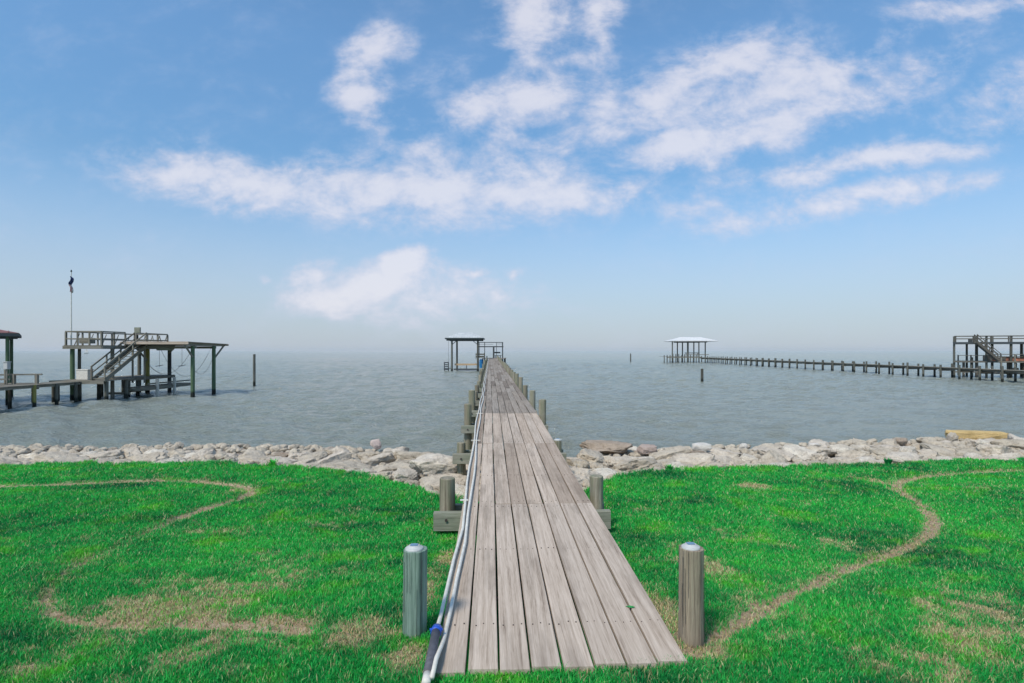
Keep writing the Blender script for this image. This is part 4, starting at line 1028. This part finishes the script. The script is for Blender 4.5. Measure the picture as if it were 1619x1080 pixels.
C = [(290,270,150,42,4,.95),(410,300,140,48,6,1.1),(560,300,130,58,4,1.0),(690,300,150,66,0,1.05),(800,300,150,60,-4,1.0),(900,300,90,40,-12,.9),(975,300,70,30,-20,.9),
 (600,72,58,34,-8,1.0),(575,150,60,44,8,1.05),(625,190,50,50,0,.55),(660,235,90,38,20,.6),(300,215,60,22,-6,.35),
 (835,25,62,60,-12,1.15),(945,20,50,40,-20,.9),(945,60,34,60,-10,.7),(840,95,55,50,-10,.8),(830,155,90,46,-15,1.15),(745,185,60,36,-5,.9),(795,215,50,36,0,.8),(765,30,40,22,-30,.35),(900,90,40,30,-20,.5),
 (960,165,55,60,-10,.8),(955,205,44,28,0,.8),(1050,140,80,42,-20,1.05),(1160,95,150,48,-14,.85),(1130,150,160,70,-20,.7),(1230,150,190,60,-12,1.0),(1250,190,200,44,-14,.95),(1060,232,120,32,-16,1.15),(1180,215,140,34,-14,1.0),(1340,160,150,50,-14,.65),(1390,70,110,26,-24,.5),
 (1560,10,150,26,-8,.8),(1500,70,110,16,-16,.4),(1390,250,230,26,-12,.95),(1300,270,140,24,-10,.85),(1330,320,250,30,-10,.9),(1200,330,130,22,-6,.45),(1100,325,120,30,-8,.5),(1580,150,150,46,-24,.55),(1540,200,200,46,-20,.5),(1130,300,300,40,-12,.42),(700,350,220,40,0,.35),(880,240,150,60,-20,.5),(700,120,120,50,-20,.3),(1450,110,160,40,-20,.5),(1000,270,80,34,-24,.4),
 (640,424,52,26,-12,1.6),(610,445,90,34,-10,1.4),(565,462,120,40,-4,1.15),(500,436,52,32,0,1.0),(660,470,190,46,0,.85),(745,435,24,10,-14,.9),(812,433,26,14,0,.7),(860,455,40,26,-20,.45),(415,440,16,8,0,.5),(50,280,40,24,0,.25),(700,500,300,30,0,.3)]
acc = None
for (cx, cy, rx, ry, rot, amp) in C:
    mp = mapping(nt, WUV, (rx*1.45/F, ry*1.5/F, 1), ((cx-809.5)/F, (554-cy)/F, 0), (0,0,R(-rot)), 'TEXTURE')
    ln = nt.nodes.new('ShaderNodeTexGradient'); ln.gradient_type = 'SPHERICAL'; nt.links.new(mp, ln.inputs[0])
    t_ = math_(nt, 'MULTIPLY', ln.outputs['Fac'], amp)
    acc = t_ if acc is None else math_(nt, 'SMOOTH_MAX', acc, t_, .12)
n1 = noise_(nt, mapping(nt, UV, (.85,1.45,1), rot=(0,0,R(-14))), 9.0, 12, .64, .3)
n2 = noise_(nt, mapping(nt, UV, (.9,1.3,1), (4,2,0), (0,0,R(-14))), 30, 8, .62)
gate = math_(nt, 'ADD', math_(nt, 'MULTIPLY', acc, 2.4), .18, clamp=True)
dens = math_(nt, 'MULTIPLY_ADD', gate, math_(nt, 'ADD', math_(nt, 'MULTIPLY', math_(nt, 'SUBTRACT', n1, .5), 1.9), math_(nt, 'MULTIPLY', math_(nt, 'SUBTRACT', n2, .5), .75)), acc)
mr = nt.nodes.new('ShaderNodeMapRange'); mr.interpolation_type = 'SMOOTHSTEP'; mr.inputs['From Min'].default_value = .02; mr.inputs['From Max'].default_value = .90; nt.links.new(dens, mr.inputs['Value'])
front = math_(nt, 'GREATER_THAN', sep.outputs[1], .03)
a_front = math_(nt, 'MULTIPLY', math_(nt, 'MULTIPLY', mr.outputs[0], front), .76)
# loose clouds in the rest of the sky
nb = noise_(nt, mapping(nt, tc.outputs['Generated'], (1,1,2.2)), 3.2, 6, .6)
mrb = nt.nodes.new('ShaderNodeMapRange'); mrb.interpolation_type = 'SMOOTHSTEP'; mrb.inputs['From Min'].default_value = .5; mrb.inputs['From Max'].default_value = .72; nt.links.new(nb, mrb.inputs['Value'])
a_back = math_(nt, 'MULTIPLY', math_(nt, 'MULTIPLY', mrb.outputs[0], math_(nt, 'SUBTRACT', 1.0, front)), .8)
alpha = math_(nt, 'ADD', a_front, a_back)
cc = ramp(nt, [(.15, (.35,.40,.52)), (.5, (.41,.42,.50)), (1.0, (.51,.50,.54))], dens)
cbg = nt.nodes.new('ShaderNodeBackground'); nt.links.new(cc, cbg.inputs[0]); cbg.inputs[1].default_value = 1.0
hz = nt.nodes.new('ShaderNodeMapRange'); hz.inputs['From Min'].default_value = .32; hz.inputs['From Max'].default_value = .0
hz.interpolation_type = 'SMOOTHSTEP'; nt.links.new(sep.outputs[2], hz.inputs['Value'])
tint = mixc(nt, tint, ramp(nt, [(0, (1,1,1)), (.13, (.96,.89,.88)), (.28, (.90,.87,.84)), (.46, (1.12,1.07,1.02))], sep.outputs[2]), 1.0, 'MULTIPLY')
tint = mixc(nt, tint, (3.0,3.24,3.84), math_(nt, 'MULTIPLY', hz.outputs[0], .85))
nt.links.new(tint, bg.inputs[0])
ms = nt.nodes.new('ShaderNodeMixShader'); nt.links.new(alpha, ms.inputs[0]); nt.links.new(bg.outputs[0], ms.inputs[1]); nt.links.new(cbg.outputs[0], ms.inputs[2])
nt.links.new(ms.outputs[0], out.inputs[0])
world.cycles.sampling_method = 'MANUAL'; world.cycles.sample_map_resolution = 512

sun = bpy.data.lights.new('sun', 'SUN'); sun.energy = 1.9; sun.angle = R(9); sun.color = (1,.92,.82)
so = link(bpy.data.objects.new('sun', sun))
sd = Vector((math.sin(SUN_AZ)*math.cos(SUN_EL), math.cos(SUN_AZ)*math.cos(SUN_EL), math.sin(SUN_EL)))
so.rotation_euler = sd.to_track_quat('Z', 'Y').to_euler()

# ------------------------------------------------------------------ camera
cam = bpy.data.cameras.new('camera'); co = link(bpy.data.objects.new('camera', cam)); scene.camera = co
co.location = (0, 0, CAMZ); co.rotation_euler = (R(90), 0, 0)
cam.sensor_width = 36; cam.lens = 36*F/1619; cam.shift_y = 14/1619; cam.clip_end = 12000; cam.clip_start = .05
vs = scene.view_settings; vs.view_transform = 'Standard'; vs.look = 'None'; vs.gamma = 1; vs.exposure = 0.72
scene.cycles.volume_bounces = 1; scene.cycles.max_bounces = 6; scene.cycles.use_denoising = True
